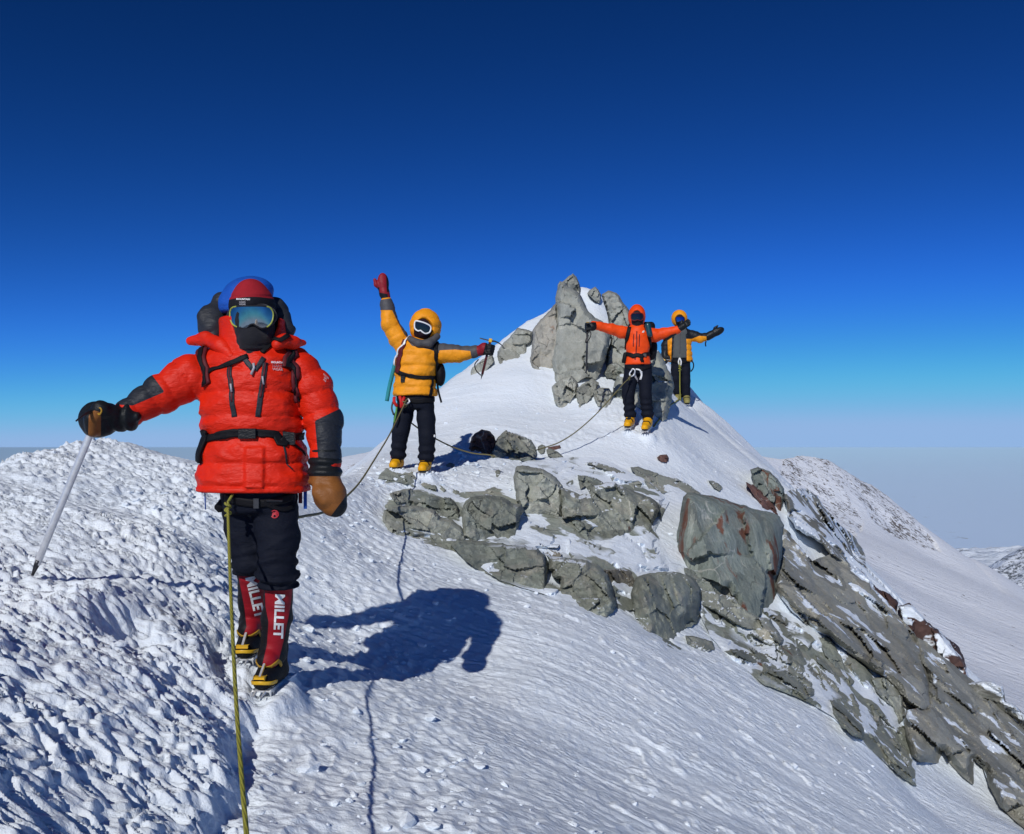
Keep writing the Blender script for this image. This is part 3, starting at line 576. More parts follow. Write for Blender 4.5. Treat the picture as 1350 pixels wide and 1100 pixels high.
TW = 'rocks of the summit tower'
ST = 'boulders of the middle band'
LO = 'rock steps low on the right'
SMALL = 'small stones on the snow'
RCK = [
 # bedrock under the loose blocks, showing in patches through the snow
 ('bedrock','low bedrock showing in patches through the snow between the boulders of the middle band',[(512,664),(530,648),(560,640),(600,650),(640,648),(672,630),(690,612),(740,604),(790,606),(850,632),(880,662),(862,700),(880,735),(915,757),(928,795),(908,822),(866,822),(832,800),(800,806),(740,790),(715,780),(660,760),(600,722),(540,708),(512,696)],.07,'buried',70,dict(group=ST,drape=True,facet=.7,cell=.10,w=.12,res=3.2,drape_dz=-.02)),
 ('bedrock','low bedrock showing in patches through the snow under the rust streaked block',[(905,752),(940,760),(985,790),(1020,806),(1050,812),(1085,838),(1120,862),(1160,896),(1195,940),(1205,1000),(1203,1030),(1165,1000),(1135,975),(1095,940),(1066,922),(1010,900),(962,862),(938,838),(922,800)],.07,'buried',71,dict(group=LO,drape=True,facet=.7,cell=.12,w=.12,res=3.2,drape_dz=-.02)),
 # summit tower
 ('boulder','thin pale rock chip forming the highest point, behind the tall slab of the summit tower',[(741,372),(748,366),(755,361),(760,365),(763,372),(766,381),(764,390),(750,384)],.16,'tower',1,dict(depth=16.4,group=TW)),
 ('boulder','small pale rock poking out of the snow between the summit slab and the right column',[(774,386),(778,382),(785,378),(790,384),(793,390),(791,398),(784,394)],.15,'tower',2,dict(depth=17.1,group=TW)),
 ('rock_column','rounded pale rock column on the right of the summit tower, behind the orange climber',[(793,389),(802,384),(813,387),(822,398),(830,410),(836,440),(834,480),(828,500),(806,496),(797,488),(800,468),(804,448),(803,430),(799,405)],.42,'tower',3,dict(depth=15.3,lean=.004,group=TW,vert=.9)),
 ('rock_slab','broad brown slab with a rusty seam leaning on the left of the summit tower',[(734,400),(718,416),(709,425),(702,437),(702,452),(699,474),(701,492),(710,499),(719,500),(732,506),(740,480),(738,440)],.30,'tan',4,dict(depth=14.7,lean=.004,group=TW,facet=.3)),
 ('rock_slab','tallest grey slab of the summit tower, standing on edge above the snow',[(733,399),(734,377),(738,370),(744,372),(750,378),(760,384),(767,393),(778,412),(790,421),(802,430),(804,442),(803,455),(795,477),(786,491),(773,487),(764,493),(752,496),(740,502),(730,506),(727,480),(728,455),(730,423)],.42,'tower',5,dict(depth=14.6,lean=.006,group=TW,facet=.45,cell=.45)),
 ('boulder','wedge shaped pale block at the foot of the tallest summit slab',[(727,510),(738,501),(753,494),(762,505),(760,515),(750,528),(739,535),(731,528)],.24,'tower',6,dict(group=TW,vert=.7)),
 ('boulder','pointed pale block in the snow right of the wedge at the tower foot',[(760,512),(770,505),(782,499),(790,505),(781,519),(773,528),(764,534),(759,524)],.2,'tower',7,dict(group=TW,vert=.7)),
 ('boulder','rounded pale block in the snow near the orange climber',[(781,518),(791,511),(803,512),(808,520),(806,530),(796,536),(786,532)],.2,'tower',8,dict(group=TW,vert=.7)),
 ('boulder','dark shaded rock under the summit column just above the orange climber\'s pole tip',[(796,491),(803,481),(812,478),(822,484),(826,493),(812,497),(800,496)],.16,'green',9,dict(depth=14.7,group=TW)),
 ('rock_outcrop','grey outcrop behind the orange climber\'s legs, reaching to the far climber\'s boots',[(812,496),(824,488),(842,476),(856,464),(868,462),(878,480),(886,497),(889,512),(885,530),(880,545),(866,552),(848,548),(830,540),(814,536),(806,528)],.38,'green2',10,dict(depth=13.9,lean=.006,group=TW,facet=.5)),
 ('rock_outcrop','low grey outcrop on the skyline snow between the brown slab and the red gloved hand',[(656,475),(656,464),(664,452),(674,442),(682,433),(694,434),(702,438),(701,446),(694,455),(698,461),(685,466),(673,472),(663,478)],.3,'tower',11,dict(group=TW,vert=.6)),
 ('boulder','small grey rock on the skyline snow below the raised ice axe',[(617,495),(622,486),(636,474),(649,467),(652,475),(641,485),(630,493)],.16,'tower',12,dict(group=TW,vert=.6)),
 # around the second climber
 ('rock_slab','flat dark slab under the yellow climber\'s boots',[(496,634),(503,624),(510,618),(523,618),(530,623),(550,622),(562,628),(574,636),(575,645),(561,645),(548,639),(526,633),(515,632),(508,636)],.12,'green',13,dict(group=ST,vert=.15)),
 ('boulder','thin dark sliver of rock right of the slab under the yellow climber',[(577,640),(584,639),(592,643),(603,646),(615,650),(604,650),(591,649),(582,646)],.05,'green',14,dict(group=SMALL,vert=.1)),
 ('boulder','small pointed block just under the flat dark slab, crossed by a rope\'s shadow',[(514,651),(526,647),(541,644),(554,650),(556,657),(548,666),(528,667),(520,659)],.2,'green2',15,dict(group=ST)),
 ('boulder','dark lumpy block right of the small pointed one, above the long boulder',[(548,666),(557,652),(568,653),(580,656),(594,657),(603,668),(606,680),(602,691),(588,685),(577,678),(559,672)],.24,'green',16,dict(group=ST)),
 ('boulder','long rounded grey boulder with pale diagonal veins, lowest on the left of the band',[(505,684),(508,673),(519,668),(550,667),(574,674),(580,684),(594,686),(607,693),(613,706),(610,712),(592,715),(577,711),(555,701),(526,701),(510,694)],.3,'green2',17,dict(group=ST,vert=.55)),
 ('boulder','large upright grey block with a snow notch at its base, beside the long veined boulder',[(609,676),(614,664),(621,656),(635,653),(650,654),(665,658),(673,664),(686,666),(690,673),(686,680),(684,700),(682,716),(670,715),(662,708),(654,702),(646,708),(638,713),(617,710),(611,700)],.38,'green',18,dict(group=ST,vert=.7,facet=.5)),
 ('boulder','tall tan topped block with a smooth grey face left of the long layered outcrop',[(678,631),(682,616),(696,615),(718,621),(733,631),(741,642),(742,664),(741,680),(731,680),(715,675),(687,669),(680,652)],.36,'green2',19,dict(group=ST,vert=.7,facet=.5)),
 ('rock_outcrop','long layered outcrop with white veins in the middle of the rock band',[(740,643),(753,647),(766,652),(778,652),(784,642),(798,637),(811,638),(824,644),(836,648),(853,655),(863,662),(868,670),(862,684),(851,698),(829,703),(805,700),(778,690),(758,685),(747,677),(741,679)],.42,'layer',20,dict(group=ST,vert=.6,facet=.6,cell=.3)),
 ('boulder','small dark fang of rock on top of the layered outcrop\'s left shoulder',[(762,627),(773,627),(786,631),(795,636),(796,642),(784,646),(778,648),(772,638),(765,644)],.16,'green',21,dict(group=ST)),
 ('boulder','narrow grey ledge in the snow above the dark fang of rock',[(748,605),(756,603),(770,610),(785,616),(787,627),(776,623),(762,616)],.12,'green2',22,dict(group=ST,vert=.3)),
 ('boulder','long smooth ledge lying above the right half of the layered outcrop',[(774,609),(786,609),(798,612),(812,617),(824,622),(836,630),(846,636),(840,643),(820,639),(804,628),(791,619),(780,615)],.16,'green2',23,dict(group=ST,vert=.3)),
 ('rock_slab','thin grey slab running down the snow towards the big stained block',[(833,617),(843,616),(853,620),(878,628),(893,632),(908,640),(922,648),(904,647),(886,643),(874,647),(866,641),(850,632),(840,624)],.1,'green2',24,dict(group=ST,vert=.1)),
 ('boulder','small tapering rock under the left end of the thin grey slab',[(849,633),(856,636),(870,647),(867,654),(860,650),(855,642)],.09,'green2',25,dict(group=SMALL)),
 ('boulder','pale block with a black slot, beside the yellow climber and the dark red rock',[(645,605),(651,590),(657,577),(663,571),(668,568),(678,572),(690,576),(699,580),(706,589),(709,602),(698,597),(688,593),(676,588),(670,592),(665,598),(655,602)],.3,'green2',26,dict(group=ST,vert=.7)),
 ('boulder','dark grey wedge tucked under the pale slotted block',[(665,598),(670,591),(678,588),(690,593),(701,601),(711,612),(703,610),(694,606),(684,603),(676,604)],.16,'green',27,dict(group=ST,vert=.5)),
 ('boulder','dark red rock in shadow beside the yellow climber\'s legs',[(618,594),(620,584),(622,577),(628,571),(635,567),(646,569),(651,576),(654,583),(653,592),(642,597),(628,597)],.2,'red',28,dict(group=ST,vert=.8)),
 ('stone','round little stone at the end of the pale slotted block, beside the rope',[(709,589),(714,586),(719,588),(719,595),(713,597),(709,594)],.06,'green2',29,dict(group=SMALL)),
 ('stone','flat little stone just below the rope where it meets the snow',[(720,593),(725,591),(736,596),(743,603),(740,605),(729,602),(722,599)],.06,'green2',30,dict(group=SMALL,vert=.2)),
 ('stone','rust red stone where the rope touches the snow',[(722,590),(730,588),(738,587),(740,589),(732,591),(724,592)],.04,'red',31,dict(group=SMALL)),
 ('stone','small grey stone below the dark grey wedge',[(714,612),(720,611),(726,612),(725,616),(718,616)],.05,'green2',32,dict(group=SMALL)),
 ('stone','small dark stone alone in the snow left of the tan topped block',[(653,621),(657,619),(660,621),(658,626),(655,628),(653,625)],.05,'green',33,dict(group=SMALL)),
 ('stone','small dark stone in the shadow right of the yellow climber\'s boot',[(588,613),(593,610),(599,612),(600,616),(594,618),(589,617)],.07,'green',34,dict(group=SMALL)),
 ('stone','dark red stone alone on the snow below the orange climber',[(866,603),(870,600),(879,599),(882,604),(880,608),(872,607)],.09,'red',35,dict(group=SMALL)),
 ('stone','dark flat stone in the snow above the top edge of the stained block',[(934,633),(940,634),(948,638),(953,643),(949,646),(941,641)],.06,'green',36,dict(group=SMALL,vert=.1)),
 # lower band
 ('boulder','long smooth dark boulder at the snow edge under the notched upright block',[(596,715),(606,711),(617,713),(650,716),(690,720),(707,724),(718,735),(721,752),(720,778),(700,774),(670,761),(646,749),(625,738),(612,728)],.4,'green',37,dict(group=ST,vert=.55,facet=.3)),
 ('rock_slab','flat brown ledge with snow pockets behind the smooth dark boulder',[(697,721),(708,716),(733,717),(758,723),(779,729),(787,737),(786,745),(766,739),(746,732),(730,731),(718,730)],.16,'brown',38,dict(group=ST,vert=.2)),
 ('rock_slab','thin dark ledge above the flat brown ledge',[(718,701),(730,700),(746,702),(762,704),(764,711),(750,711),(733,708)],.1,'brown',39,dict(group=ST,vert=.2)),
 ('boulder','narrow upright rock blade below the layered outcrop',[(754,687),(762,686),(770,690),(775,702),(778,715),(777,724),(770,722),(767,710),(760,697)],.14,'green',40,dict(group=ST,vert=.6)),
 ('boulder','cracked grey boulder right of the smooth dark one at the snow edge',[(721,732),(734,735),(757,737),(775,740),(788,747),(800,757),(807,775),(812,796),(804,804),(779,800),(762,795),(744,788),(734,785),(738,765),(729,753),(724,744)],.4,'green',41,dict(group=ST,vert=.6,facet=.5)),
 ('boulder','low brown block between the cracked boulder and the big round one',[(797,752),(812,750),(828,750),(841,757),(838,768),(828,775),(818,780),(809,786),(806,772)],.2,'brown',42,dict(group=ST,vert=.5)),
 ('rock_slab','thin dark ledge on the snow above the big round boulder',[(823,738),(834,738),(847,739),(862,745),(861,751),(850,749),(840,747),(832,744)],.08,'brown',43,dict(group=ST,vert=.1)),
 ('stone','rust coloured stone on the snow above the low brown block',[(793,748),(800,742),(810,740),(812,743),(803,746),(796,751)],.05,'red',44,dict(group=SMALL)),
 ('boulder','big round green grey boulder with a rust spot, lowest at the snow edge',[(833,785),(836,772),(840,761),(858,757),(876,755),(892,756),(905,759),(916,766),(922,775),(923,795),(920,818),(911,817),(913,828),(906,834),(888,834),(868,833),(856,829),(847,823),(838,812),(834,798)],.48,'green',45,dict(group=ST,vert=.65,facet=.45,w=.6)),
 ('rock_slab','low grey slab in the snow right under the big round boulder',[(903,838),(912,838),(926,842),(940,846),(943,855),(932,857),(915,852),(905,846)],.1,'green2',46,dict(group=SMALL,vert=.2)),
 ('stone','thin dark splinter of rock in the snow below the big round boulder',[(869,841),(876,842),(884,846),(899,855),(894,857),(884,852)],.05,'green',47,dict(group=SMALL,vert=.1)),
 ('boulder','small flat rock with a rusty end on the snow under the stained block',[(948,823),(955,820),(974,819),(986,823),(992,830),(984,832),(970,834),(957,832)],.14,'brown',48,dict(group=LO,vert=.4)),
 ('rock_block','huge upright block streaked with rust, standing above the snow gully',[(902,657),(908,652),(918,652),(947,659),(969,665),(990,671),(1009,676),(1026,683),(1032,694),(1030,715),(1027,740),(1022,780),(1017,808),(1008,816),(985,806),(972,790),(960,768),(948,757),(933,752),(912,747),(894,743),(892,728),(896,702),(900,680)],.5,'stained',49,dict(group=LO,vert=.75,facet=.28,cell=.6,w=.3)),
 ('rock_slab','dark ledge under the left foot of the rust streaked block',[(902,749),(918,751),(935,754),(950,761),(964,771),(976,784),(968,787),(946,781),(925,775),(916,766),(906,758)],.26,'green',50,dict(group=LO,vert=.6)),
 ('rock_outcrop','broken grey steps at the base of the rust streaked block',[(921,774),(935,779),(950,783),(968,787),(985,804),(1002,814),(1015,815),(1022,828),(1034,843),(1028,852),(1010,848),(990,834),(968,819),(945,808),(926,798)],.3,'green2',51,dict(group=LO,drape=True,facet=.8,cell=.25)),
 ('rock_slab','leaning slab topped with dark red stain on the skyline above the stained block',[(990,620),(1000,617),(1014,622),(1026,633),(1033,645),(1032,660),(1029,676),(1018,666),(1008,654),(996,640)],.2,'stained',52,dict(group=LO,vert=.8)),
 ('boulder','dark red splinter along the left foot of the leaning skyline slab',[(984,636),(993,640),(1004,648),(1014,658),(1022,668),(1026,676),(1018,673),(1006,664),(996,652)],.1,'red',53,dict(group=LO,vert=.5)),
 ('rock_buttress','rime plastered rock shoulder on the skyline right of the leaning slab',[(1034,652),(1048,650),(1062,651),(1074,659),(1086,675),(1098,690),(1112,701),(1122,711),(1134,726),(1139,741),(1144,756),(1134,758),(1120,748),(1106,737),(1094,728),(1082,714),(1066,704),(1050,694),(1040,680)],.35,'rime',54,dict(group=LO,drape=True,facet=.8,cell=.25,crest=5)),
 ('rock_buttress','long grey brown rock face sweeping down from the stained block below the rimed shoulder',[(1028,692),(1036,704),(1046,718),(1058,735),(1070,748),(1084,742),(1098,737),(1110,746),(1122,758),(1140,771),(1156,789),(1176,812),(1200,838),(1216,856),(1224,890),(1230,934),(1210,938),(1190,926),(1180,906),(1168,893),(1140,874),(1112,853),(1092,836),(1078,831),(1060,822),(1044,804),(1030,786),(1022,775)],.5,'slab',55,dict(group=LO,drape=True,facet=.6,cell=.17,w=.22,res=2.1,crest=6)),
 ('rock_buttress','lowest rock face at the picture\'s edge, with snow pockets, below the dark red skyline rocks',[(1196,834),(1216,854),(1236,870),(1256,886),(1276,903),(1300,924),(1330,945),(1352,965),(1400,1005),(1440,1050),(1430,1130),(1380,1110),(1350,1089),(1318,1061),(1304,1035),(1296,1010),(1284,1000),(1282,1030),(1263,1016),(1250,1003),(1244,988),(1236,1004),(1214,1003),(1202,998),(1196,975),(1194,944),(1224,936),(1222,900)],.55,'slab',56,dict(group=LO,drape=True,facet=.6,cell=.16,w=.22,res=2.2,crest=7)),
 ('rock_slab','striped flat ledge with white veins at the upper edge of the lower snow slope',[(955,857),(966,856),(985,852),(1003,848),(1020,844),(1036,846),(1053,855),(1062,869),(1071,894),(1075,915),(1064,922),(1045,910),(1020,898),(998,889),(1004,878),(980,872)],.2,'layer',57,dict(group=LO,drape=True,facet=.8,cell=.22)),
 ('boulder','upright smooth blade of rock between the veined ledge and the long face',[(1076,840),(1093,840),(1102,852),(1109,864),(1116,883),(1128,898),(1121,905),(1111,893),(1100,880),(1088,866)],.2,'green',58,dict(group=LO,drape=True)),
 ('boulder','white veined block right of the snow runnel beside the striped ledge',[(1073,859),(1088,868),(1099,883),(1112,894),(1122,906),(1106,913),(1088,915),(1080,905),(1078,885)],.2,'layer',59,dict(group=LO,drape=True)),
 ('boulder','dark veined block at the snow edge below the white veined one',[(1093,924),(1106,914),(1125,913),(1134,930),(1141,950),(1138,974),(1125,968),(1110,956),(1098,940)],.24,'layer',60,dict(group=LO,drape=True)),
 ('boulder','small dark tooth in the snow wedge below the long rock face',[(1132,897),(1143,897),(1150,908),(1152,921),(1143,914)],.12,'green',61,dict(group=LO,drape=True)),
 ('boulder','hooked grey block at the lower tip of the snow wedge',[(1147,895),(1158,893),(1169,893),(1180,904),(1190,918),(1192,949),(1184,954),(1176,932),(1162,920),(1153,908)],.22,'green2',62,dict(group=LO,drape=True,facet=.7)),
 ('rock_outcrop','broken jagged outcrop pointing down into the lower snow slope',[(1147,936),(1163,931),(1176,942),(1184,954),(1200,960),(1200,990),(1203,1014),(1208,1033),(1192,1024),(1170,1005),(1159,985),(1149,957)],.24,'layer',63,dict(group=LO,drape=True,facet=.8,cell=.22)),
 ('rock_outcrop','small dark red rocks on the skyline just below the rimed shoulder',[(1127,751),(1140,764),(1156,782),(1170,787),(1181,796),(1180,806),(1162,799),(1146,784),(1131,766)],.16,'redrime',64,dict(group=LO,vert=.6,crest=5)),
 ('rock_outcrop','larger dark red rocks with rime on the skyline above the long rock face',[(1188,802),(1198,802),(1210,814),(1220,825),(1233,833),(1243,842),(1256,853),(1266,864),(1272,880),(1277,895),(1266,888),(1256,876),(1244,872),(1228,857),(1206,832),(1190,817)],.22,'redrime',65,dict(group=LO,vert=.6,crest=5)),
 ('rock_outcrop','rimed grey rocks on the skyline at the picture\'s edge, below the dark red ones',[(1270,899),(1286,906),(1302,903),(1318,907),(1323,926),(1338,936),(1352,948),(1362,972),(1350,972),(1334,960),(1312,940),(1290,920)],.24,'rime',66,dict(group=LO,vert=.6,crest=5)),
]
for (nm, lb, pts, th, mt, sd, kw) in RCK:
    if kw.get('group') in (ST, LO): kw.setdefault('grow', 1.035 if not kw.get('drape') else 1.02)
    rock(nm, lb, pts, th, mt, sd, **kw)
# ------------------------------------------------------------------ soft bodies: smooth distance fields meshed as one skin
def ln(v): return np.sqrt((v * v).sum(-1))
def smin(a, b, k):
    h = np.clip(0.5 + 0.5 * (b - a) / k, 0, 1); return b * (1 - h) + a * h - k * h * (1 - h)
def smax(a, b, k): return -smin(-a, -b, k)
def cap(P, a, b, ra, rb):
    a = np.asarray(a, float); d = np.asarray(b, float) - a; L2 = d @ d
    t = np.clip(((P - a) @ d) / L2, 0, 1); return ln(P - a - t[:, None] * d) - (ra + (rb - ra) * t), t * math.sqrt(L2)
def chain(P, pts, radii, k=0.03):
    """tapering limb through joints; also the run along it"""
    d = None; s = None; run = 0.0
    for (a, b, ra, rb) in zip(pts[:-1], pts[1:], radii[:-1], radii[1:]):
        di, ti = cap(P, a, b, ra, rb)
        if d is None: d, s = di, ti + run
        else:
            s = np.where(di < d, ti + run, s); d = smin(d, di, k)
        run += float(np.linalg.norm(np.asarray(b) - np.asarray(a)))
    return d, s
def ell(P, c, r, rot=None):
    q = P - np.asarray(c, float)
    if rot is not None: q = q @ np.asarray(rot)
    r = np.asarray(r, float); k0 = ln(q / r); k1 = ln(q / (r * r)) + 1e-9
    return k0 * (k0 - 1.0) / k1
def rbox(P, c, half, r, rot=None):
    q = P - np.asarray(c, float)
    if rot is not None: q = q @ np.asarray(rot)
    q = np.abs(q) - (np.asarray(half, float) - r)
    return ln(np.maximum(q, 0)) + np.minimum(q.max(1), 0) - r
def torso(P, secs, pw=2.3, k=0.03):
    """stack of oval sections given in photograph pixels: (px, py, Y, half width px, half depth m)"""
    S = np.array([(*at(px, py, Y), hw / F_PX * Y, hd) for px, py, Y, hw, hd in secs]); S = S[np.argsort(S[:, 2])]
    z = P[:, 2]; cx = np.interp(z, S[:, 2], S[:, 0]); cy = np.interp(z, S[:, 2], S[:, 1]); a = np.interp(z, S[:, 2], S[:, 3]); b = np.interp(z, S[:, 2], S[:, 4])
    d = ((np.abs((P[:, 0] - cx) / a) ** pw + np.abs((P[:, 1] - cy) / b) ** pw) ** (1 / pw) - 1) * np.minimum(a, b)
    return smax(d, np.maximum(S[0, 2] - z, z - S[-1, 2]), k)
def puff(s, gap, amp, seam=0.35): return -amp * np.abs(np.sin(math.pi * s / gap)) ** seam + amp * 0.75
def pxy(P): return CX + F_PX * P[:, 0] / P[:, 1], CY - F_PX * P[:, 2] / P[:, 1]
def mesh_sdf(f, lo, hi, h):
    lo = np.asarray(lo, float); n = np.ceil((np.asarray(hi, float) - lo) / h).astype(int) + 1
    ax = [lo[k] + h * np.arange(n[k]) for k in range(3)]
    G = np.stack(np.meshgrid(*ax, indexing='ij'), -1).reshape(-1, 3)
    # coarse pass first, so that only cells near the skin are worked out in full
    D = np.full(len(G), 1.0); st = 4
    cidx = np.zeros(tuple(n), bool); cidx[::st, ::st, ::st] = True; ci = np.flatnonzero(cidx.ravel())
    Dc = np.concatenate([f(G[ci[i:i+150000]]) for i in range(0, len(ci), 150000)])
    near = np.abs(Dc) < h * st * 2.6
    m = np.zeros(tuple(n), bool); cs = np.zeros(tuple(n)); ii = np.array(np.unravel_index(ci, tuple(n))).T
    sh = [len(range(0, n[k], st)) for k in range(3)]
    up = near.reshape(sh); sg = Dc.reshape(sh)
    M = np.repeat(np.repeat(np.repeat(up, st, 0), st, 1), st, 2); Sg = np.repeat(np.repeat(np.repeat(sg, st, 0), st, 1), st, 2)
    half = st // 2
    M = np.pad(M, ((half, st), (half, st), (half, st)), mode='edge')
    Sg = np.pad(Sg, ((half, st), (half, st), (half, st)), mode='edge')
    M = M[:n[0], :n[1], :n[2]]; Sg = Sg[:n[0], :n[1], :n[2]]
    D = np.where(Sg < 0, -1.0, 1.0).ravel() ; act = np.flatnonzero(M.ravel())
    D[act] = np.concatenate([f(G[act[i:i+150000]]) for i in range(0, len(act), 150000)])
    D = D.reshape(tuple(n)); s = D < 0
    c = [n[k] - 1 for k in range(3)]; cnt = np.zeros(c); acc = np.zeros(c + [3])
    def sl(o): return tuple(slice(o[k], o[k] + c[k]) for k in range(3))
    offs = [(i, j, k) for i in (0, 1) for j in (0, 1) for k in (0, 1)]
    for a in offs:
        for axk in range(3):
            if a[axk]: continue
            b = list(a); b[axk] = 1
            da = D[sl(a)]; db = D[sl(b)]; x = (da < 0) != (db < 0)
            t = np.where(x, da / np.where(x, da - db, 1), 0)
            cnt += x
            for k in range(3): acc[..., k] += np.where(x, a[k] + (t if k == axk else 0), 0)
    actv = cnt > 0; vid = np.full(c, -1); vid[actv] = np.arange(actv.sum())
    pos = acc[actv] / cnt[actv][:, None]; base = np.argwhere(actv); V = lo + (base + pos) * h
    F = []
    for axk in range(3):
        u, v = [k for k in range(3) if k != axk]
        e0 = [slice(None)] * 3; e1 = [slice(None)] * 3
        e0[axk] = slice(0, n[axk] - 1); e1[axk] = slice(1, n[axk])
        for k in (u, v): e0[k] = slice(1, n[k] - 1); e1[k] = slice(1, n[k] - 1)
        a = s[tuple(e0)]; b = s[tuple(e1)]; x = np.argwhere(a != b)
        if not len(x): continue
        ai = a[tuple(x.T)]
        g = x.copy(); g[:, u] += 1; g[:, v] += 1
        q = []
        for du, dv in ((1, 1), (0, 1), (0, 0), (1, 0)):
            w = g.copy(); w[:, u] -= du; w[:, v] -= dv; q.append(vid[tuple(w.T)])
        q = np.stack(q, -1); flip = ai if axk != 1 else ~ai
        q[~flip] = q[~flip][:, ::-1]; F.append(q)
    F = np.concatenate(F); F = F[(F >= 0).all(1)]
    return V, F
def grad(f, P, e=0.003):
    g = np.stack([f(P + np.eye(3)[k] * e) - f(P - np.eye(3)[k] * e) for k in range(3)], -1); return g / (ln(g)[:, None] + 1e-9)
def project(f, P, off=0.0, it=6):
    P = np.array(P, float)
    for _ in range(it): P = P - (0.85 * f(P))[:, None] * grad(f, P)
    n = grad(f, P, 0.006); return P + n * off, n
def trace(f, px, py, Y0, off=0.002, far=1.2):
    """where sight lines through photograph pixels first meet a garment, lifted off it by off"""
    px = np.asarray(px, float); py = np.asarray(py, float)
    d = np.stack([(px - CX) / F_PX, np.ones(len(px)), -(py - CY) / F_PX], -1); L = ln(d); t = np.full(len(px), float(Y0))
    for _ in range(60): t = np.clip(t + 0.7 * f(d * t[:, None]) / L, Y0 - 0.1, Y0 + far)
    return d * (t - off / L)[:, None]
def smooth_path(pts, step):
    """Catmull-Rom through points, resampled"""
    P = np.asarray(pts, float); P = np.vstack([2 * P[0] - P[1], P, 2 * P[-1] - P[-2]]); out = []
    for i in range(1, len(P) - 2):
        n = max(2, int(np.linalg.norm(P[i+1] - P[i]) / step)); t = np.linspace(0, 1, n, endpoint=False)[:, None]
        out.append(0.5 * ((2 * P[i]) + (-P[i-1] + P[i+1]) * t + (2 * P[i-1] - 5 * P[i] + 4 * P[i+1] - P[i+2]) * t ** 2 + (-P[i-1] + 3 * P[i] - 3 * P[i+1] + P[i+2]) * t ** 3))
    return np.vstack(out + [P[-2][None]])
def tube(path, r, n=8, taper=None, closed_ends=True):
    path = np.asarray(path, float); m = len(path); T = np.gradient(path, axis=0); T /= ln(T)[:, None] + 1e-9
    ref = np.array([0.1, 0.3, 0.95]); nn = np.cross(T[0], ref)
    if np.linalg.norm(nn) < 1e-3: nn = np.cross(T[0], [1, 0, 0])
    nn /= np.linalg.norm(nn); V = []
    for i in range(m):
        nn = nn - (nn @ T[i]) * T[i]; nn /= np.linalg.norm(nn) + 1e-9; bb = np.cross(T[i], nn)
        rr = r if taper is None else r * taper[i] if hasattr(taper, '__len__') else r
        for k in range(n):
            a = 2 * math.pi * k / n; V.append(path[i] + rr * (math.cos(a) * nn + math.sin(a) * bb))
    F = [(i * n + k, i * n + (k + 1) % n, (i + 1) * n + (k + 1) % n, (i + 1) * n + k) for i in range(m - 1) for k in range(n)]
    if closed_ends: F += [tuple(range(n))[::-1], tuple((m - 1) * n + k for k in range(n))]
    return V, F
def ribbon(f, pts, width, th=0.004, off=0.001, step=0.012, prj=True, nseg=4, wfun=None):
    """a strap laid on a garment: follows the cloth, with its own thickness"""
    c = smooth_path(pts, step)
    if prj: c, n = project(f, c)
    else: n = grad(f, c, 0.02)
    T = np.gradient(c, axis=0); T /= ln(T)[:, None] + 1e-9; S = np.cross(T, n); S /= ln(S)[:, None] + 1e-9
    rows = []
    for k in range(nseg + 1):
        w = (k / nseg - 0.5) * width * (1 if wfun is None else wfun(np.linspace(0, 1, len(c)))[:, None]); q = c + S * w
        if prj: q2, nq = project(f, q, 0.0, 3)
        else: q2, nq = q, n
        rows.append((q2 + nq * off, q2 + nq * (off + th)))
    ring = [r[0] for r in rows] + [r[1] for r in rows[::-1]]; m = len(c); k = len(ring); V = np.stack(ring, 1).reshape(-1, 3)
    F = [(i * k + j, i * k + (j + 1) % k, (i + 1) * k + (j + 1) % k, (i + 1) * k + j) for i in range(m - 1) for j in range(k)]
    F += [tuple(range(k))[::-1], tuple((m - 1) * k + j for j in range(k))]
    return V, F
def join(*parts):
    V = []; F = []; o = 0
    for v, f in parts:
        v = np.asarray(v, float); V.append(v); F += [tuple(int(i) + o for i in q) for q in f]; o += len(v)
    return np.vstack(V), F
def obox(c, ux, uy, uz, hx, hy, hz, bev=0.15):
    """a box on its own axes with eased edges"""
    bm = bmesh.new(); bmesh.ops.create_cube(bm, size=2.0)
    M = np.stack([np.asarray(ux, float) / np.linalg.norm(ux) * hx, np.asarray(uy, float) / np.linalg.norm(uy) * hy, np.asarray(uz, float) / np.linalg.norm(uz) * hz], 1)
    for v in bm.verts: v.co = Vector(M @ np.array(v.co) + np.asarray(c))
    bmesh.ops.bevel(bm, geom=bm.edges[:], offset=bev * min(hx, hy, hz), segments=1, affect='EDGES')
    V = np.array([v.co[:] for v in bm.verts]); F = [tuple(v.index for v in q.verts) for q in bm.faces]; bm.free(); return V, F
def text_tris(s, bold=0.0, spacing=1.0, line=0.9):
    cu = bpy.data.curves.new('lettering', 'FONT'); cu.body = s; cu.size = 1.0; cu.offset = bold; cu.space_character = spacing; cu.space_line = line; cu.align_x = 'CENTER'; cu.resolution_u = 3
    ob = bpy.data.objects.new('lettering', cu); COL.objects.link(ob); dg = bpy.context.evaluated_depsgraph_get(); dg.update()
    me = ob.evaluated_get(dg).to_mesh(); V = np.array([v.co[:] for v in me.vertices]); F = [tuple(p.vertices) for p in me.polygons]
    ob.evaluated_get(dg).to_mesh_clear(); bpy.data.objects.remove(ob); bpy.data.curves.remove(cu)
    bm = bmesh.new(); vs = [bm.verts.new(v) for v in V]
    for q in F:
        try: bm.faces.new([vs[i] for i in q])
        except ValueError: pass
    bmesh.ops.triangulate(bm, faces=bm.faces[:])
    for _ in range(3): bmesh.ops.subdivide_edges(bm, edges=[e for e in bm.edges if e.calc_length() > 0.16], cuts=1); bmesh.ops.triangulate(bm, faces=bm.faces[:])
    bm.verts.index_update(); V = np.array([v.co[:] for v in bm.verts]); F = [tuple(v.index for v in q.verts) for q in bm.faces]; bm.free()
    lo = V.min(0); hi = V.max(0); V = (V - (lo + hi) / 2); return V[:, :2], F, (hi - lo)[:2]
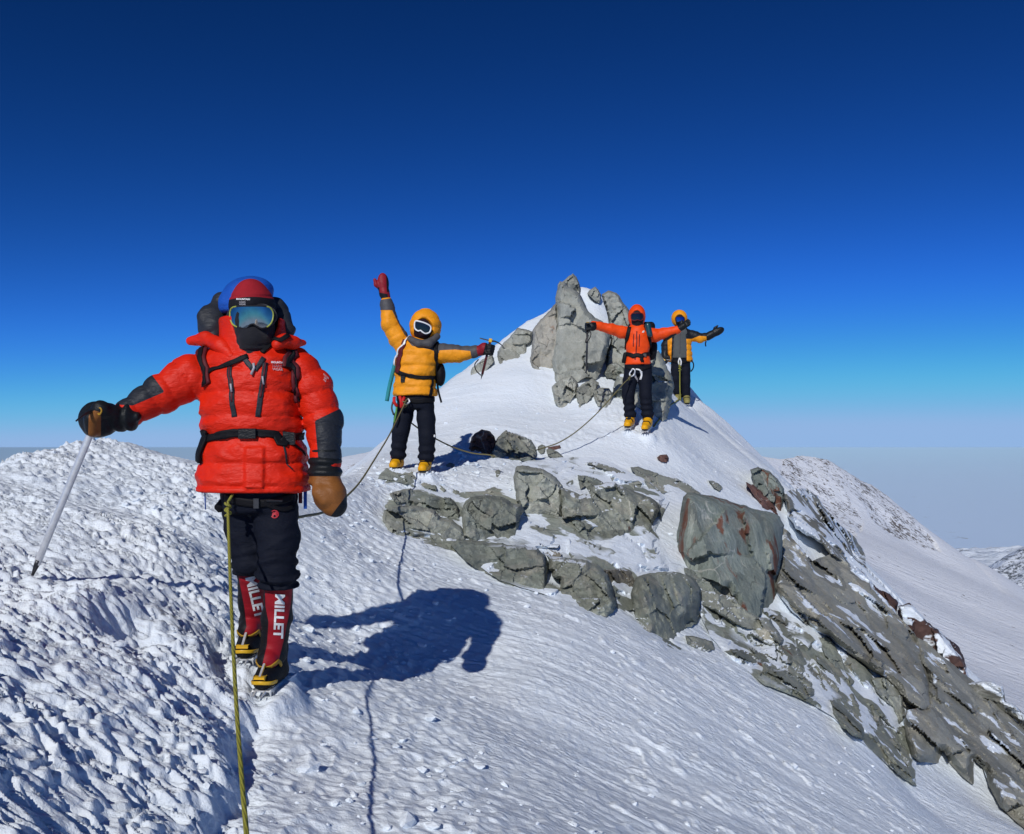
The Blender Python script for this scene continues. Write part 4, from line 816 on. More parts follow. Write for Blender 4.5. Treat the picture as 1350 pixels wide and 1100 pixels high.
def lettering(s, f, cen, e1, e2, length, height, Y0, bold=0.0, spacing=1.0, line=0.9, off=0.003):
    """printed words on a garment: e1 runs along the line and e2 up the letters, in photograph pixels"""
    V, F, wh = text_tris(s, bold, spacing, line)
    e1 = np.asarray(e1, float) / np.linalg.norm(e1); e2 = np.asarray(e2, float) / np.linalg.norm(e2)
    px = cen[0] + V[:, 0] / wh[0] * length * e1[0] + V[:, 1] / wh[1] * height * e2[0]; py = cen[1] + V[:, 0] / wh[0] * length * e1[1] + V[:, 1] / wh[1] * height * e2[1]
    return trace(f, px, py, Y0, off), F
def in_poly(poly, u, v):
    A = np.asarray(poly, float); ins = np.zeros(len(u), bool)
    for a, b in zip(A, np.roll(A, -1, 0)):
        ins ^= ((a[1] > v) != (b[1] > v)) & (u < (b[0] - a[0]) * (v - a[1]) / (b[1] - a[1] + 1e-12) + a[0])
    return ins
def fill(pts, res):
    """triangulate a photograph-plane outline with points inside it"""
    A = np.asarray(pts, float); out = smooth_path(np.vstack([A, A[:1]]), res)[:-1]; n = len(out)
    g = np.stack(np.meshgrid(np.arange(*(A[:, 0].min(), A[:, 0].max()), res), np.arange(A[:, 1].min(), A[:, 1].max(), res)), -1).reshape(-1, 2)
    g = g[in_poly(out, g[:, 0], g[:, 1])]
    g = g[(((g[:, None] - out[None]) ** 2).sum(-1)).min(1) > (0.5 * res) ** 2]
    vv, _, ff, _, _, _ = delaunay_2d_cdt([Vector(p) for p in np.vstack([out, g])], [(i, (i + 1) % n) for i in range(n)], [list(range(n))], 1, 1e-4)
    return np.array([(p.x, p.y) for p in vv]), [tuple(f) for f in ff], out
# ------------------------------------------------------------------ cloth, leather, metal
def mat_cloth(name, c, rough=0.55, crease=0.5, sheen=0.0, scale=1.0, dist=0.006, var=0.12, spec=0.2):
    m, nt, n, l, p = new_mat(name); g = n.new('ShaderNodeTexCoord').outputs['Object']
    f = noise(n, l, g, 9 * scale, 5, 0.6)
    col = ramp(n, l, f, [(0.3, tuple(v * (1 - var) for v in c)), (0.7, tuple(min(1, v * (1 + var)) for v in c))])
    l.new(col, p.inputs['Base Color']); p.inputs['Roughness'].default_value = rough; p.inputs['Specular IOR Level'].default_value = spec
    st = mapping(n, l, g, (1.0, 1.0, 2.6), (0, R(28), 0)); st2 = mapping(n, l, g, (1.0, 1.0, 2.2), (0, R(-38), 0))
    h = mathn(n, l, 'ADD', noise(n, l, st, 26 * scale, 4, 0.55, 0.8), noise(n, l, st2, 34 * scale, 4, 0.55, 0.6))
    l.new(bump(n, l, h, crease, dist, bump(n, l, noise(n, l, g, 420 * scale, 2), 0.12, 0.001)), p.inputs['Normal'])
    if sheen: p.inputs['Sheen Weight'].default_value = sheen
    return m
def mat_two(name, c, c2, rough=0.55, crease=0.5, scale=1.0, dist=0.006, var=0.12, spec=0.2):
    m = mat_cloth(name, c, rough, crease, 0, scale, dist, var, spec); nt = m.node_tree; n = nt.nodes; l = nt.links; p = n['Principled BSDF']
    a = n.new('ShaderNodeAttribute'); a.attribute_name = 'zone'; k = ramp(n, l, mathn(n, l, 'ADD', mathn(n, l, 'MULTIPLY', a.outputs['Fac'], 100.0), 0.5, True), [(0.42, 0.0), (0.58, 1.0)])
    old = p.inputs['Base Color'].links[0].from_socket; l.new(mixc(n, l, k, old, c2), p.inputs['Base Color']); return m
def mat_flat(name, c, rough=0.5, metal=0.0, spec=0.5, emit=None):
    m, nt, n, l, p = new_mat(name); g = n.new('ShaderNodeTexCoord').outputs['Object']
    col = ramp(n, l, noise(n, l, g, 40, 4), [(0.3, tuple(v * 0.86 for v in c)), (0.7, tuple(min(1, v * 1.1) for v in c))])
    l.new(col, p.inputs['Base Color']); p.inputs['Roughness'].default_value = rough; p.inputs['Metallic'].default_value = metal; p.inputs['Specular IOR Level'].default_value = spec
    return m
MM = dict(
 red=mat_cloth('orange_red_nylon', (0.68, 0.019, 0.004), 0.5, 0.5, scale=0.7, dist=0.010, spec=0.22), red_dark=mat_two('orange_red_nylon_with_charcoal', (0.68, 0.019, 0.004), (0.020, 0.023, 0.030), 0.5, 0.5, scale=0.7, dist=0.010, spec=0.22),
 gait2=mat_two('black_cloth_with_crimson_front', (0.009, 0.009, 0.011), (0.30, 0.010, 0.018), 0.55, 0.3), mit2=mat_two('black_leather_with_tan', (0.010, 0.012, 0.014), (0.235, 0.088, 0.022), 0.45, 0.35, 1.4), bean2=mat_two('crimson_knit_black_band', (0.30, 0.012, 0.020), (0.009, 0.009, 0.013), 0.8, 0.3),
 yel2=mat_two('amber_nylon_with_grey', (0.84, 0.31, 0.012), (0.075, 0.073, 0.078), 0.5, 0.45), glo2=mat_two('crimson_glove_black_palm', (0.25, 0.012, 0.022), (0.010, 0.010, 0.012), 0.5, 0.4), boot2=mat_two('yellow_boot_black_sole', (0.75, 0.36, 0.008), (0.012, 0.012, 0.012), 0.45, 0.2), olive2=mat_two('olive_boot_black_sole', (0.26, 0.23, 0.08), (0.012, 0.012, 0.012), 0.5, 0.3), yblk=mat_two('amber_nylon_with_black', (0.84, 0.31, 0.012), (0.012, 0.013, 0.017), 0.5, 0.45), redp=mat_cloth('orange_red_binding', (0.72, 0.03, 0.012), 0.5, 0.2),
 dark=mat_cloth('charcoal_nylon', (0.026, 0.029, 0.036), 0.5, 0.5), black=mat_cloth('black_webbing', (0.009, 0.009, 0.011), 0.6, 0.25, scale=2, spec=0.12),
 navy=mat_cloth('navy_black_softshell', (0.007, 0.009, 0.017), 0.75, 0.6, scale=0.9, spec=0.12), mask=mat_cloth('black_fleece', (0.009, 0.009, 0.013), 0.8, 0.3, sheen=0.2),
 crimson=mat_cloth('crimson_knit', (0.30, 0.012, 0.020), 0.8, 0.3), blue=mat_cloth('blue_cloth', (0.012, 0.085, 0.42), 0.55, 0.5), maroon=mat_cloth('maroon_webbing', (0.10, 0.013, 0.018), 0.6, 0.2),
 gaiter=mat_cloth('crimson_gaiter_cloth', (0.30, 0.010, 0.018), 0.5, 0.3), white=mat_flat('white_print', (0.80, 0.80, 0.79), 0.5), grey=mat_flat('grey_print', (0.38, 0.36, 0.38), 0.5),
 tan=mat_cloth('tan_leather', (0.235, 0.088, 0.022), 0.45, 0.35, scale=1.4), blackl=mat_cloth('black_leather', (0.010, 0.012, 0.014), 0.4, 0.4, scale=1.4),
 steel=mat_flat('brushed_aluminium', (0.70, 0.71, 0.72), 0.38, 0.45), dsteel=mat_flat('dark_steel', (0.07, 0.07, 0.075), 0.4, 0.8), gold=mat_cloth('yellow_webbing', (0.42, 0.24, 0.025), 0.5, 0.2),
 yell=mat_flat('yellow_plastic', (0.72, 0.42, 0.02), 0.4), lime=mat_flat('lime_frame', (0.36, 0.40, 0.06), 0.4), logo=mat_flat('red_print', (0.45, 0.02, 0.03), 0.5),
 mirror=mat_flat('mirrored_lens', (0.46, 0.41, 0.35), 0.04, 1.0), dlens=mat_flat('dark_lens', (0.008, 0.008, 0.012), 0.06, 0.0, 0.6), blens=mat_flat('blue_mirrored_lens', (0.10, 0.16, 0.42), 0.05, 1.0),
 yellow=mat_cloth('amber_nylon', (0.84, 0.31, 0.012), 0.5, 0.45), greyn=mat_cloth('grey_nylon', (0.075, 0.073, 0.078), 0.55, 0.4), orange=mat_cloth('orange_shell', (0.85, 0.070, 0.006), 0.5, 0.45, scale=0.7),
 plum=mat_cloth('plum_fleece', (0.022, 0.008, 0.016), 0.8, 0.3), ygrove=mat_cloth('crimson_glove', (0.25, 0.012, 0.022), 0.5, 0.4), fleece=mat_cloth('grey_fleece', (0.085, 0.092, 0.092), 0.85, 0.4, sheen=0.2),
 boot=mat_cloth('yellow_boot', (0.75, 0.36, 0.008), 0.4, 0.2), olive=mat_cloth('olive_boot', (0.26, 0.23, 0.08), 0.5, 0.3), teal=mat_flat('teal_bottle', (0.008, 0.05, 0.065), 0.3), tealw=mat_cloth('teal_webbing', (0.03, 0.25, 0.27), 0.6, 0.2),
 wine=mat_flat('wine_anodised', (0.11, 0.016, 0.02), 0.35, 0.3), redw=mat_cloth('red_webbing', (0.55, 0.02, 0.02), 0.6, 0.2), greenw=mat_cloth('green_cord', (0.12, 0.30, 0.07), 0.6, 0.2),
)
def mat_rope(name, c1, c2):
    m, nt, n, l, p = new_mat(name); g = n.new('ShaderNodeTexCoord').outputs['Object']
    w = n.new('ShaderNodeTexWave'); w.inputs['Scale'].default_value = 55; w.inputs['Distortion'].default_value = 1.5; l.new(mapping(n, l, g, (1, 1, 1), (R(30), R(35), 0)), w.inputs['Vector'])
    l.new(ramp(n, l, w.outputs['Fac'], [(0.35, c1), (0.65, c2)]), p.inputs['Base Color']); p.inputs['Roughness'].default_value = 0.75
    l.new(bump(n, l, w.outputs['Fac'], 0.6, 0.002), p.inputs['Normal']); return m
M_ROPE = mat_rope('yellow_green_rope', (0.30, 0.29, 0.035), (0.20, 0.19, 0.03)); M_ROPE2 = mat_rope('olive_rope', (0.20, 0.17, 0.06), (0.10, 0.085, 0.04))

def fcen(V, F):
    V = np.asarray(V, float)
    return V[F].mean(1) if isinstance(F, np.ndarray) else np.array([V[list(f)].mean(0) for f in F])
def J(px, py, Y): return at(px, py, Y)
class Figure:
    def __init__(s, label, foot, body_f, lo, hi, h, mats, fm=None, group='roped climbers'):
        s.o = np.asarray(foot, float); V, F = mesh_sdf(body_f, lo, hi, h)
        s.root = tag(add_mesh('person', V, F, mats, origin=s.o, fmat=None if fm is None else fm(fcen(V, F))), label, 'person', group)
    def part(s, name, vf, mats, parent=None, fm=None, smooth=True, label=None, angle=None, fz=None):
        V, F = vf; o = add_mesh(name, V, F, mats, parent=parent or s.root, smooth=smooth, origin=s.o, fmat=None if fm is None else fm(fcen(V, F)))
        o.location = (0, 0, 0)
        if angle: o.data.set_sharp_from_angle(angle=R(angle))
        if label: o['label'] = label
        if fz is not None: o.data.attributes.new('zone', 'FLOAT', 'POINT').data.foreach_set('value', np.asarray(fz(np.asarray(V, float)), dtype=np.float32))
        return o
    def skin(s, name, f, lo, hi, h, mats, parent=None, fm=None, label=None, fz=None): return s.part(name, mesh_sdf(f, lo, hi, h), mats, parent, fm, True, label, None, fz)
def gear(name, label, cat, loc, group=None): return tag(empty(name, tuple(map(float, loc))), label, cat, group)
def gpart(root, name, vf, mats, parent=None, smooth=True, fm=None, angle=None):
    V, F = vf; o = add_mesh(name, V, F, mats, parent=parent or root, smooth=smooth, origin=np.array(root.location), fmat=fm); o.location = (0, 0, 0)
    if angle: o.data.set_sharp_from_angle(angle=R(angle))
    return o
def bounds(pts, m):
    P = np.array(pts); P = np.vstack([P * (y / P[:, 1])[:, None] for y in (P[:, 1].min(), P[:, 1].max())]); return P.min(0) - m - .02, P.max(0) + m + .02
def sdpoly(poly, u, v, Y):
    """signed distance (metres at Y) inside an outline on the photograph plane, positive inside"""
    A = np.asarray(poly, float); best = np.full(len(u), 1e9)
    for a, b in zip(A, np.roll(A, -1, 0)):
        d = b - a; t = np.clip(((u - a[0]) * d[0] + (v - a[1]) * d[1]) / (d @ d + 1e-9), 0, 1); best = np.minimum(best, np.hypot(u - a[0] - t * d[0], v - a[1] - t * d[1]))
    return np.where(in_poly(A, u, v), best, -best) / F_PX * Y
def wr(P, k, sc=(1, 1, 1), seed=0, o=3): return fbm3(P * np.asarray(sc) * k, seed, o) - 0.5
def boot_sdf(P, heel, toe, ank, r=0.047, top=None):
    """a stiff double boot: long rounded foot, instep, upright cuff"""
    d, _ = cap(P, heel, toe, r * 1.02, r * 0.92)
    sh, _ = cap(P, np.asarray(heel) * 0.75 + np.asarray(toe) * 0.25 + [0, 0, r * 0.5], ank, r * 1.1, r * 1.18)
    ins, _ = cap(P, np.asarray(heel) * 0.35 + np.asarray(toe) * 0.65 + [0, 0, r * .25], ank, r * 0.85, r * 0.9)
    d = smin(smin(d, sh, 0.04), ins, 0.04)
    zb = min(heel[2], toe[2]) - r * 0.72
    fl = heel[2] + (toe[2] - heel[2]) * np.clip(((P - heel) @ (np.asarray(toe) - heel)) / ((np.asarray(toe) - heel) @ (np.asarray(toe) - heel)), 0, 1) - r * 0.8
    return smax(d, fl - P[:, 2], 0.012)
def mitten_sdf(P, wrist, tip, side, w=0.052, th=0.036, thumb=1):
    """padded mitten from wrist to tip; side points to the thumb"""
    wrist = np.asarray(wrist, float); tip = np.asarray(tip, float); ax = tip - wrist; L = np.linalg.norm(ax); ax /= L
    side = np.asarray(side, float); side = side - (side @ ax) * ax; side /= np.linalg.norm(side); nrm = np.cross(ax, side)
    M = np.stack([ax, side, nrm], 1)
    d = ell(P, wrist + ax * L * 0.60, (L * 0.50, w, th), M); d2, _ = cap(P, wrist, wrist + ax * L * 0.5, th * 1.15, th * 1.05); d = smin(d, d2, 0.03)
    a = wrist + ax * L * 0.28 + side * w * 0.5; t1, _ = chain(P, [a, a + ax * L * 0.2 + side * w * 0.75, a + ax * L * 0.46 + side * w * 0.95], [0.024 * thumb, 0.022 * thumb, 0.018 * thumb], 0.02)
    return smin(d, t1, 0.018)
def glove_sdf(P, wrist, ax, side, size=0.19, curl=0.35, spread=0.25, r=0.0125):
    """five-fingered glove: palm, four unequal bent fingers, thumb off the side of the palm"""
    wrist = np.asarray(wrist, float); ax = np.asarray(ax, float); ax /= np.linalg.norm(ax); side = np.asarray(side, float); side = side - (side @ ax) * ax; side /= np.linalg.norm(side); nrm = np.cross(ax, side)
    M = np.stack([ax, side, nrm], 1); pl = size * 0.5
    d = rbox(P, wrist + ax * pl * 0.55, (pl * 0.55, size * 0.24, 0.021), 0.02, M); d = smin(d, cap(P, wrist - ax * 0.05, wrist + ax * 0.02, 0.042, 0.036)[0], 0.02)
    for k, (o, L) in enumerate(((0.75, 0.40), (0.25, 0.46), (-0.25, 0.43), (-0.72, 0.33))):
        b = wrist + ax * pl * 0.98 + side * size * 0.22 * o; L *= size; dr = ax + side * spread * o * 0.5; dr /= np.linalg.norm(dr)
        m1 = b + dr * L * 0.5 + nrm * L * 0.22 * curl; m2 = m1 + (dr * (1 - 0.5 * curl) + nrm * curl) * L * 0.5
        d = smin(d, chain(P, [b, m1, m2], [r * 1.12, r, r * 0.82], 0.008)[0], 0.012)
    b = wrist + ax * pl * 0.25 + side * size * 0.2; m1 = b + ax * size * 0.13 + side * size * 0.15 + nrm * 0.01; m2 = m1 + ax * size * 0.16 + side * size * 0.05 + nrm * 0.02 * curl
    return smin(d, chain(P, [b, m1, m2], [r * 1.3, r * 1.15, r * 0.9], 0.01)[0], 0.015)
def fist_sdf(P, c, shaft, out, s=1.0):
    """a gloved fist: four fingers bent round a shaft, thumb crossing over them; out points from the wrist to the knuckles"""
    c = np.asarray(c, float); shaft = np.asarray(shaft, float); shaft /= np.linalg.norm(shaft); out = np.asarray(out, float); out = out - (out @ shaft) * shaft; out /= np.linalg.norm(out); n = np.cross(shaft, out)
    d = ell(P, c - out * 0.045 * s, (0.05 * s,) * 3, None)
    for k, o in enumerate((-1.5, -0.5, 0.5, 1.5)):
        b = c + shaft * 0.023 * o * s; pts = [b - out * 0.03 * s + n * 0.03 * s, b + out * 0.022 * s + n * 0.028 * s, b + out * 0.034 * s - n * 0.004 * s, b + out * 0.010 * s - n * 0.030 * s, b - out * 0.015 * s - n * 0.026 * s]
        rr = (0.0135 if abs(o) < 1 else 0.012) * s; d = smin(d, chain(P, pts, [rr * 1.15, rr * 1.1, rr, rr * 0.95, rr * 0.85], 0.006)[0], 0.008)
    t0 = c - out * 0.03 * s - n * 0.025 * s - shaft * 0.02 * s
    return smin(d, chain(P, [t0, t0 + out * 0.02 * s - n * 0.012 * s - shaft * 0.02 * s, t0 + out * 0.055 * s - n * 0.012 * s - shaft * 0.012 * s], [0.017 * s, 0.015 * s, 0.012 * s], 0.01)[0], 0.012)
def rot_to(ax, up=(0, 0, 1)):
    ax = np.asarray(ax, float) / np.linalg.norm(ax); s = np.cross(ax, up); s /= np.linalg.norm(s); return ax, s, np.cross(s, ax)
def crampon(fig, boot, heel, toe, r=0.047):
    """twelve-point crampon under a boot: rails, cross bars, downward points, two front points, toe bail"""
    heel = np.asarray(heel, float); toe = np.asarray(toe, float); ax = toe - heel; L = np.linalg.norm(ax); ax /= L; sd = np.cross(ax, [0, 0, 1]); sd /= np.linalg.norm(sd); up = np.cross(sd, ax)
    bits = []; z = -up * r * 0.86
    for s in (-1, 1):
        bits.append(obox((heel + toe) / 2 + z + sd * s * r * 0.8, ax, sd, up, L * 0.62, 0.003, 0.007))
        for t in (0.0, 0.28, 0.62, 0.95, 1.15):
            b = heel + ax * L * t + sd * s * r * 0.82 + z; bits.append(tube([b, b - up * 0.024 + sd * s * 0.004], 0.006, 6, [1, 0.15]))
        b = toe + ax * 0.035 + sd * s * 0.02 + z; bits.append(tube([b, b + ax * 0.05 - up * 0.012], 0.007, 6, [1, 0.2]))
    for t in (0.05, 0.6, 1.08): bits.append(obox(heel + ax * L * t + z, sd, ax, up, r * 0.8, 0.010, 0.003))
    o = fig.part('crampon', join(*bits), MM['steel'], boot, smooth=False)
    return o
def lens(fig, name, pts, Yc, cx, bulge, mats, parent=None, wrap=0.9, off=0.0, tilt=0.0, cyv=None):
    """curved goggle lens filling an outline, with a rim"""
    q, f, out = fill(pts, max(0.5, (max(p[0] for p in pts) - min(p[0] for p in pts)) / 26.0))
    hw = max(abs(p[0] - cx) for p in pts); cy = np.mean([p[1] for p in pts])
    def pos(u, v, o=0.0):
        x = (u - cx) / hw; dep = Yc - bulge * np.sqrt(np.clip(1 - wrap * x * x, 0, 1)) - o + 0.05 * bulge * ((v - cy) / hw) ** 2 + tilt * (v - cy)
        return np.stack([(u - CX) / F_PX * dep, dep, -(v - CY) / F_PX * dep], -1)
    V = pos(q[:, 0], q[:, 1], 0.004 * off); F = [t[::-1] if ((q[t[1]] - q[t[0]])[0] * (q[t[2]] - q[t[0]])[1] - (q[t[1]] - q[t[0]])[1] * (q[t[2]] - q[t[0]])[0]) > 0 else t for t in f]
    return V, F, np.vstack([pos(out[:, 0], out[:, 1]), pos(out[:1, 0], out[:1, 1])])
# ------------------------------------------------------------------ first climber: orange-red down jacket, ice axe planted to the side
def first_climber():
    Y = 4.0
    sh_r, el_r, wr_r = J(284, 482, 4.02), J(214, 519, 3.93), J(163, 549, 3.84)
    sh_l, el_l, wr_l = J(397, 482, 4.02), J(427, 556, 4.03), J(428, 612, 3.96)
    hip_r, kn_r, an_r = J(320, 655, 4.04), J(331, 742, 4.05), J(333, 822, 4.22)
    hip_l, kn_l, an_l = J(362, 655, 4.02), J(367, 752, 3.93), J(360, 862, 4.03)
    heel_r, toe_r = J(337, 844, 4.27), J(323, 856, 4.08)
    heel_l, toe_l = J(366, 883, 4.09), J(347, 897, 3.90)
    neck, head = J(334, 468, 4.0), J(333, 420, 3.99)
    hand_r, tip_l = J(124, 551, 3.80), J(441, 672, 3.90)
    foot = np.array([J(345, 905, 4.0)[0], 4.0, J(345, 905, 4.0)[2]])
    lo, hi = bounds([J(20, 905, 3.6), J(470, 360, 4.5), J(345, 915, 4.4)], 0.06)
    # the body under the clothes, one skin from head to hands and feet
    def body(P):
        d, _ = chain(P, [J(341, 650, 4.03), J(337, 560, 4.03), J(335, 500, 4.03), neck, J(333, 440, 4.0)], [.125, .12, .13, .062, .07], .06)
        d = smin(d, ell(P, J(333, 420, 4.0), (.078, .098, .118)), .03); d = smin(d, ell(P, J(333, 446, 3.96), (.055, .06, .05)), .03)
        d = smin(d, cap(P, J(292, 492, 4.03), J(384, 492, 4.04), .055, .055)[0], .06)
        for pts, r in (([J(292, 492, 4.03), el_r, wr_r, hand_r], [.052, .042, .034, .03]), ([J(386, 494, 4.05), J(426, 556, 4.04), J(429, 610, 3.97), J(436, 645, 3.93)], [.050, .042, .034, .03]), ([hip_r, kn_r + [0, .045, 0], an_r + [0, .02, 0], toe_r], [.080, .045, .035, .03]), ([hip_l, kn_l + [0, .045, 0], an_l + [0, .02, 0], toe_l], [.080, .045, .035, .03])):
            d = smin(d, chain(P, pts, r, .03)[0], .05)
        return d
    fig = Figure('climber in orange-red down jacket and mirrored goggles leaning on an ice axe', foot, body, lo, hi, .014, MM['mask'])
    # trousers
    def trousers(P):
        d = torso(P, [(339, 618, 4.02, 46, .145), (340, 650, 4.02, 46, .15), (341, 676, 4.02, 44, .135)], 2.4)
        a, s1 = chain(P, [hip_r, J(326, 700, 4.06), kn_r, J(333, 772, 4.09)], [.094, .088, .079, .074], .02); b, s2 = chain(P, [hip_l, J(365, 705, 3.98), kn_l, J(366, 785, 3.96)], [.098, .090, .081, .075], .02)
        for q, s, sd in ((a, s1, 3), (b, s2, 4)):
            k = sstep(.2, .34, s) * (1 - sstep(.40, .47, s))
            q = q + .010 * k * np.sin(s * 120 + 3 * wr(P, 5, seed=sd)) + .022 * wr(P, 7, (1, 1, 1.8), sd) - .010 * (1 - np.abs(2 * fbm3(P * np.array([7.0, 7, 10]) + P[:, 2:3] * np.array([9.0 if sd == 3 else -9.0, 0, 0]), 60 + sd, 2) - 1)) ** 3
            d = smin(d, smax(q, J(331, 758 if sd == 3 else 776, 4.05 if sd == 3 else 3.95)[2] - P[:, 2], .012), .022)
        return d + .006 * wr(P, 16, seed=8)
    fig.skin('trousers', trousers, *bounds([J(285, 610, 3.7), J(400, 795, 4.4)], .05), .0085, MM['navy'])
    # gaiters with a crimson front panel and the maker's word
    for nm, kn, an, toe, heel, pan, tx in (
        ('gaiter', J(331, 757, 4.09), an_r, toe_r, heel_r, [(313, 753), (350, 750), (352, 800), (349, 830), (338, 842), (318, 846), (325, 826), (322, 800)], [((336.8, 788), (.235, .972), (.972, -.235), 56, 14.0)]),
        ('gaiter', J(368, 768, 3.96), an_l, toe_l, heel_l, [(349, 775), (386, 775), (383, 800), (374, 845), (364, 884), (346, 876), (352, 850), (354, 820), (350, 800)], [((368, 813), (-.045, 1), (1, .045), 58, 13)])):
        def gt(P):
            d, s = chain(P, [kn, kn * .5 + an * .5 + [0, .012, 0], an, an * .45 + toe * .55 + [0, 0, .035]], [.064, .063, .057, .048], .03)
            return d + .006 * wr(P, 9, (1, 1, 1.5), 21, 2) + .002 * np.sin(s * 60 + 6 * wr(P, 6, seed=5))
        def zone(c, pan=pan): u, v = pxy(c); return np.where(c[:, 1] < an[1] + .02, sdpoly(pan, u, v, 4), -.01)
        g = fig.skin(nm, gt, *bounds([kn, an, toe, heel], .11), .005, MM['gait2'], fz=zone)
        for cen, e1, e2, L, H in tx: fig.part('lettering', lettering('MILLET', gt, cen, e1, e2, L, H, 3.7, bold=.035, spacing=1.02), MM['white'], g, smooth=False)
        def bf(P): return boot_sdf(P, heel, toe, an * .7 + heel * .3 + [0, 0, .05], .050)
        b = fig.skin('boot', bf, *bounds([heel, toe, an], .1), .006, MM['black'])
        ax = (toe - heel) / np.linalg.norm(toe - heel); sd = np.cross(ax, [0, 0, 1])
        def both(P): return np.minimum(gt(P), bf(P))
        ist = heel * .3 + toe * .7 + [0, 0, .06]
        fig.part('strap', join(ribbon(both, [ist + sd * .075 - ax * .02 + [0, 0, -.012], ist + sd * .04 + [0, 0, .012], ist + ax * .02 + [0, 0, .0], ist - sd * .04 + [0, 0, .012], ist - sd * .075 - ax * .02 + [0, 0, -.012]], .016, .004)), MM['gold'], b)
        crampon(fig, b, heel, toe, .050)
        fig.part('toe_bail', join(ribbon(bf, [toe + sd * .055 - ax * .03 + [0, 0, -.012], toe + sd * .035 + ax * .035 + [0, 0, -.004], toe + ax * .06 + [0, 0, 0], toe - sd * .035 + ax * .035 + [0, 0, -.004], toe - sd * .055 - ax * .03 + [0, 0, -.012]], .014, .005)), MM['yell'], b)
        fig.part('bail_lever', join(tube([ist + ax * .035 + [0, 0, .012], toe + ax * .045 + [0, 0, .022]], .007, 6), obox(toe + ax * .035 + [0, 0, .022], ax, sd, [0, 0, 1], .018, .024, .006, .5)), [MM['steel'], MM['yell']], b, smooth=False, fm=lambda c: (np.abs((c - toe) @ ax - .035) < .045).astype(int) * ((c - toe)[:, 2] < .05).astype(int))
    # down jacket
    secs = [(335, 450, 4.03, 30, .09), (335, 460, 4.03, 46, .125), (334, 475, 4.03, 57, .155), (333, 495, 4.02, 61, .17), (332, 525, 4.02, 63, .178), (333, 560, 4.02, 65, .172), (334, 575, 4.02, 62, .160), (335, 592, 4.02, 67, .172), (335, 620, 4.02, 70, .182), (335, 640, 4.02, 72, .184), (335, 646, 4.02, 71, .18)]
    armr = [J(290, 484, 4.03), J(250, 499, 3.98), el_r, J(170, 544, 3.86)]; arml = [J(390, 480, 4.04), J(412, 512, 4.04), J(427, 556, 4.03), J(430, 610, 3.96)]
    def jacket(P):
        d = torso(P, secs, 2.35, .02); z = P[:, 2] + .012 * wr(P, 5, seed=1)
        d = d + puff(z - .035 + .03 * wr(P, 2.5, seed=51), .105, .018, .28) * sstep(.0, .05, np.abs(P[:, 2] - J(334, 575, 4)[2]) ) + .0 
        u, v = pxy(P)
        fold = (1 - np.abs(2 * fbm3(P * np.array([5.0, 5, 11]) + (P[:, 2:3] * np.array([6.0, 0, 0])), 52, 2) - 1)) ** 3
        wid = .012 * wr(P, 9, (1, 1, 2.2), 2) + .009 * wr(P, 20, (1.0, 1, 1.9), 3) - .008 * fold + .003
        d = d + wid
        a, s = chain(P, armr, [.092, .095, .080, .062], .03); a = a + puff(s + .012 * wr(P, 6, seed=4), .082, .014) + .014 * wr(P, 13, (1.5, 1, 1), 5)
        b, s = chain(P, arml, [.086, .088, .082, .066], .03); b = b + puff(s + .012 * wr(P, 6, seed=6), .085, .014) + .012 * wr(P, 13, (1, 1, 1.5), 7)
        d = smin(smin(d, a, .028), b, .010)
        # hem binding, front placket
        d = smin(d, torso(P, [(335, 641, 4.02, 73, .192), (335, 648, 4.02, 73, .192)], 2.35, .008), .006)
        pl = np.maximum(np.abs(u - 335) - 12.5, np.maximum(590 - v, v - 644)) / F_PX * 4
        d = d - .012 * sstep(.004, -.004, pl) * (P[:, 1] < 4.0)
        return d
    BL = [[(138, 532), (160, 515), (200, 494), (217, 517), (175, 535), (160, 534)], [(415, 555), (450, 538), (458, 560), (453, 607), (420, 610)]]
    def jz(c): u, v = pxy(c); return np.maximum(sdpoly(BL[0], u, v, 4), sdpoly(BL[1], u, v, 4))
    jk = fig.skin('jacket', jacket, *bounds([J(140, 655, 3.6), J(462, 445, 4.35)], .05), .0078, MM['red_dark'], fz=jz)
    # stand collar, open at the throat
    cA, cB = J(335, 474, 4.03), J(333, 420, 4.03)
    def collar(P):
        z = np.clip((P[:, 2] - cA[2]) / (cB[2] - cA[2]), 0, 1); c = cA + z[:, None] * (cB - cA); q = P - c; q[:, 2] = 0
        rad = np.sqrt((q[:, 0] / 1.0) ** 2 + (q[:, 1] / .95) ** 2); R0 = .135 - .012 * z + .018 * np.maximum(0, z - .75)
        d = np.abs(rad - R0) - (.024 - .006 * z + .010 * wr(P, 14, seed=12)); d = smax(d, np.maximum(cA[2] - .03 - P[:, 2], P[:, 2] - cB[2]), .02)
        u, v = pxy(P); open_ = (np.abs(u - 337) - np.interp(v, [415, 430, 455, 474, 480], [30, 29, 20, 8, -6])) / F_PX * 4.0
        return smax(d, np.where(P[:, 1] < 4.03, -open_, -1.0), .012) * .8
    fig.skin('collar', collar, *bounds([J(280, 490, 3.8), J(390, 412, 4.25)], .03), .0065, MM['red'], jk)
    # hood thrown back and its red base
    def hood(P):
        d, s = chain(P, [J(280, 446, 4.03), J(281, 424, 4.07), J(298, 404, 4.14), J(335, 398, 4.2), J(362, 412, 4.14), J(374, 436, 4.08)], [.048, .060, .055, .055, .050, .045], .05)
        return d + puff(s + .04 * wr(P, 5, seed=16), .085, .010) + .034 * wr(P, 9, (1, 1, 1.6), 15)
    fig.skin('hood', hood, *bounds([J(255, 470, 3.9), J(395, 385, 4.3)], .03), .008, MM['dark'], jk)
    def hb1(P): return chain(P, [J(251, 450, 4.02), J(272, 447, 4.0), J(292, 457, 3.93), J(305, 470, 3.89)], [.018, .034, .034, .022], .02)[0] + .016 * wr(P, 15, seed=17)
